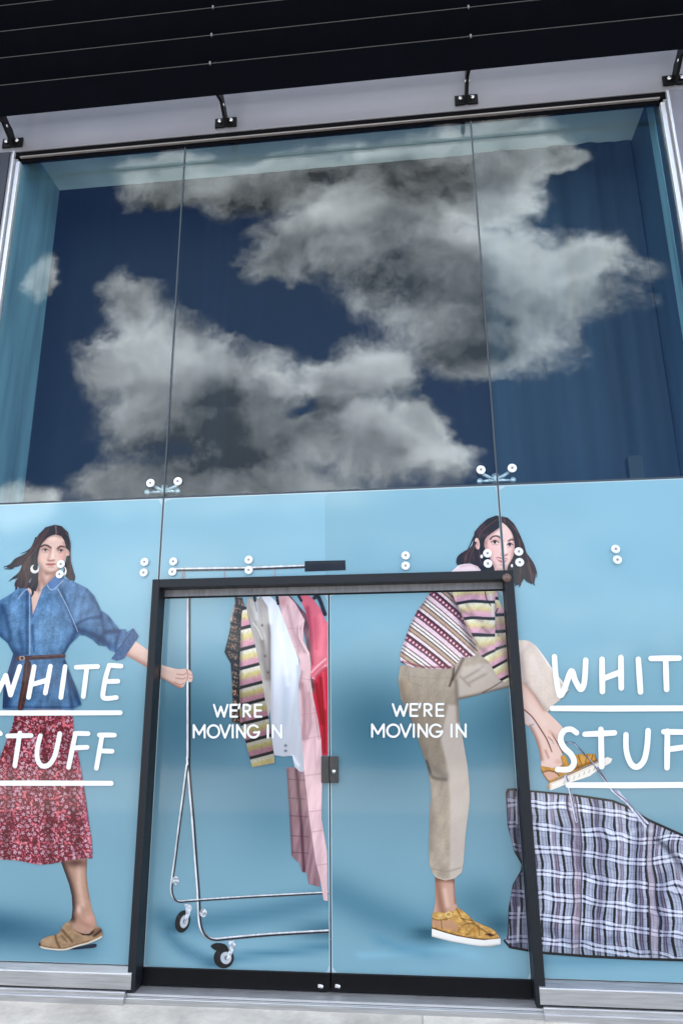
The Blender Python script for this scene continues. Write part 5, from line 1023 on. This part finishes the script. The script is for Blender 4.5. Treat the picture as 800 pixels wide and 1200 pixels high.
# ---- checked bag, split over the right leaf and the right pane
bag = Poly(K([(50, 52), (80, 50), (145, 58), (330, 74), (500, 99), (562, 124), (652, 180), (800, 246), (900, 300), (1200, 420), (1200, 800), (800, 788), (600, 782), (400, 772), (195, 756), (60, 732), (34, 700), (52, 676), (56, 560), (74, 460), (108, 400), (112, 376), (80, 320), (52, 210), (46, 100), (44, 70)]))
def paint_bag(X, Y):
    x, y = (X - 580) * 3.636, (Y - 910) * 3.636; f = K; p = Paint(X, Y, (204, 210, 230))
    w1 = 6 * (fbm(X / 22, Y / 22, 51, 2) - .5); wx = x - .03 * (y - 400) + w1 * 3 + 60 * np.exp(-((y - 300) / 120) ** 2) * sst(x, 560, 820) - 18 * np.exp(-((y - 620) / 120) ** 2) * sst(x, 560, 800) + 10 * np.sin(y / 130.0 + x / 200.0); wy = y - .10 * x + w1 * 4 + 10 * np.sin(x / 170.0) + 46 * np.exp(-((x - 780) / 90) ** 2) * np.exp(-((y - 330) / 120) ** 2)
    u = wx / 92.0; fu = u - np.floor(u)
    def bd(v, a, b, w=.014): return sst(v, a - w, a + w) * (1 - sst(v, b - w, b + w))
    def band(a, b, col, al): p.mix(bd(fu, a, b) * al, col)
    band(.0, .12, (8, 10, 28), 1); band(.21, .26, (120, 126, 150), .45); band(.36, .41, (110, 116, 140), .45); band(.46, .57, (10, 12, 32), 1); band(.64, .86, (150, 134, 156), .7); band(.69, .735, (80, 66, 82), .75); band(.79, .835, (80, 66, 82), .75)
    v = (wy + 12) / 97.0; fv = v - np.floor(v)
    wh = (228, 230, 244); p.mul(1 - .14 * bd(fv, .42, .98, .02))
    p.mix(bd(fv, .05, .17, .02) * .74, wh); p.mix(bd(fv, .25, .37, .02) * .74, wh); p.mix(bd(fv, .19, .235, .015) * .65, (44, 46, 64)); p.mix(bd(fv, .39, .43, .015) * .5, (60, 62, 80)); p.mix(bd(fv, .67, .71, .015) * .2, (70, 72, 90)); p.mix(bd(fv, .0, .04, .015) * .5, (60, 62, 80))
    for x0, x1 in ((318, 362), (652, 690)):
        q = wx + 0; m = ((q > x0) & (q < x1)); p.mix(m * .45, (182, 162, 172)); p.mix(bd(q, x0, x0 + 7, 1.5) * .7, (58, 52, 66)); p.mix(bd(q, x1 - 7, x1, 1.5) * .7, (58, 52, 66))
    # folds
    p.mix(sst(y, 690, 770) * .28, (104, 124, 132)); p.shade(f([(690, 270), (760, 340), (800, 420)]), 4, (40, 42, 56), .6); p.shade(f([(700, 300), (800, 440), (800, 600)]), 5, (226, 230, 244), .35); p.shade(f([(345, 190), (370, 330), (400, 420)]), 3, (90, 94, 112), .35); p.shade(f([(560, 250), (620, 220), (660, 230)]), 4, (236, 240, 252), .4)
    for l, w, c, a in (([(230, 90), (240, 300), (225, 560)], 5, (240, 244, 255), .28), ([(430, 110), (460, 330), (440, 640)], 6, (60, 66, 92), .30), ([(520, 140), (540, 400), (560, 700)], 6, (240, 244, 255), .25), ([(610, 200), (600, 460), (640, 740)], 5, (60, 66, 92), .28), ([(200, 640), (330, 700), (520, 690)], 5, (70, 80, 104), .3), ([(260, 200), (330, 260), (360, 400)], 4, (60, 66, 92), .25), ([(720, 420), (700, 560), (740, 720)], 6, (50, 56, 82), .35)): p.shade(f(l), w, c, a)
    m = (x < 150); p.mix(m * .38, (70, 66, 86)); p.shade(f([(100, 90), (95, 300), (130, 420)]), 3, (40, 36, 52), .55); p.shade(f([(112, 380), (90, 500), (100, 720)]), 4, (50, 46, 62), .45); p.shade(f([(100, 560), (95, 700)]), 1.6, (226, 228, 240), .7); p.shade(f([(88, 90), (92, 200)]), 1.4, (210, 212, 228), .6)
    pip = (18, 20, 26)
    p.line(f([(46, 70), (60, 53), (145, 60), (330, 77), (500, 103), (562, 128), (652, 185), (800, 252), (1200, 424)]), 3.0, pip, .95, .5, 0); p.line(f([(36, 700), (60, 728), (195, 752), (400, 767), (600, 777), (800, 783), (1200, 794)]), 3.4, pip, .95, .5, 0); p.line(f([(48, 70), (52, 210), (80, 320), (112, 378), (108, 404), (74, 462), (56, 560), (52, 690)]), 1.8, (30, 32, 42), .85)
    p.noise(7, 7, .10, 53); p.noise(1.2, 1.2, .06, 54, 2); return p.C
sheet('checked_bag', Clip(bag, R_RP), paint_bag, -.005, RP, .55); sheet('checked_bag', Clip(bag, R_DR), paint_bag, YD - .0045, DR, .55)

# ------------------------------------------------------------------ what the glass reflects: the far side of the street
rng = random.Random(11); bm = bmesh.new()
for k in range(46):
    cx = -95 + k * 4.2 + rng.uniform(-1.5, 1.5); cy = -48 + rng.uniform(-5, 5); hh = rng.uniform(3.2, 7.0); rr = rng.uniform(2.2, 3.6)
    bm_rod(bm, (cx, cy, -.09), (cx, cy, hh * .6), .16, .08, 6)
    for q in range(170):
        a, b, c = rng.gauss(0, .5), rng.gauss(0, .5), rng.gauss(0, .42); p = Vector((cx + a * rr, cy + b * rr, hh * .55 + c * hh * .5))
        if p.z < .1: p.z = .1 + rng.random() * .6
        n = Vector((rng.uniform(-1, 1), rng.uniform(-1, 1), rng.uniform(-1, 1))).normalized(); u = n.orthogonal().normalized(); v = n.cross(u); sz = rng.uniform(.25, .55)
        bm.faces.new([bm.verts.new(p + u * sz * i_ + v * sz * j_) for i_, j_ in ((-1, -.6), (.7, -1), (1, .6), (-.5, 1))])
o = from_bm('far_trees', bm, mat('far_foliage', (.05, .075, .04), .8, 0, .3, .6), None, loc=(0, -48, -.09)); tag(o, 'far row of green trees across the street behind the viewer', 'trees', kind='stuff')
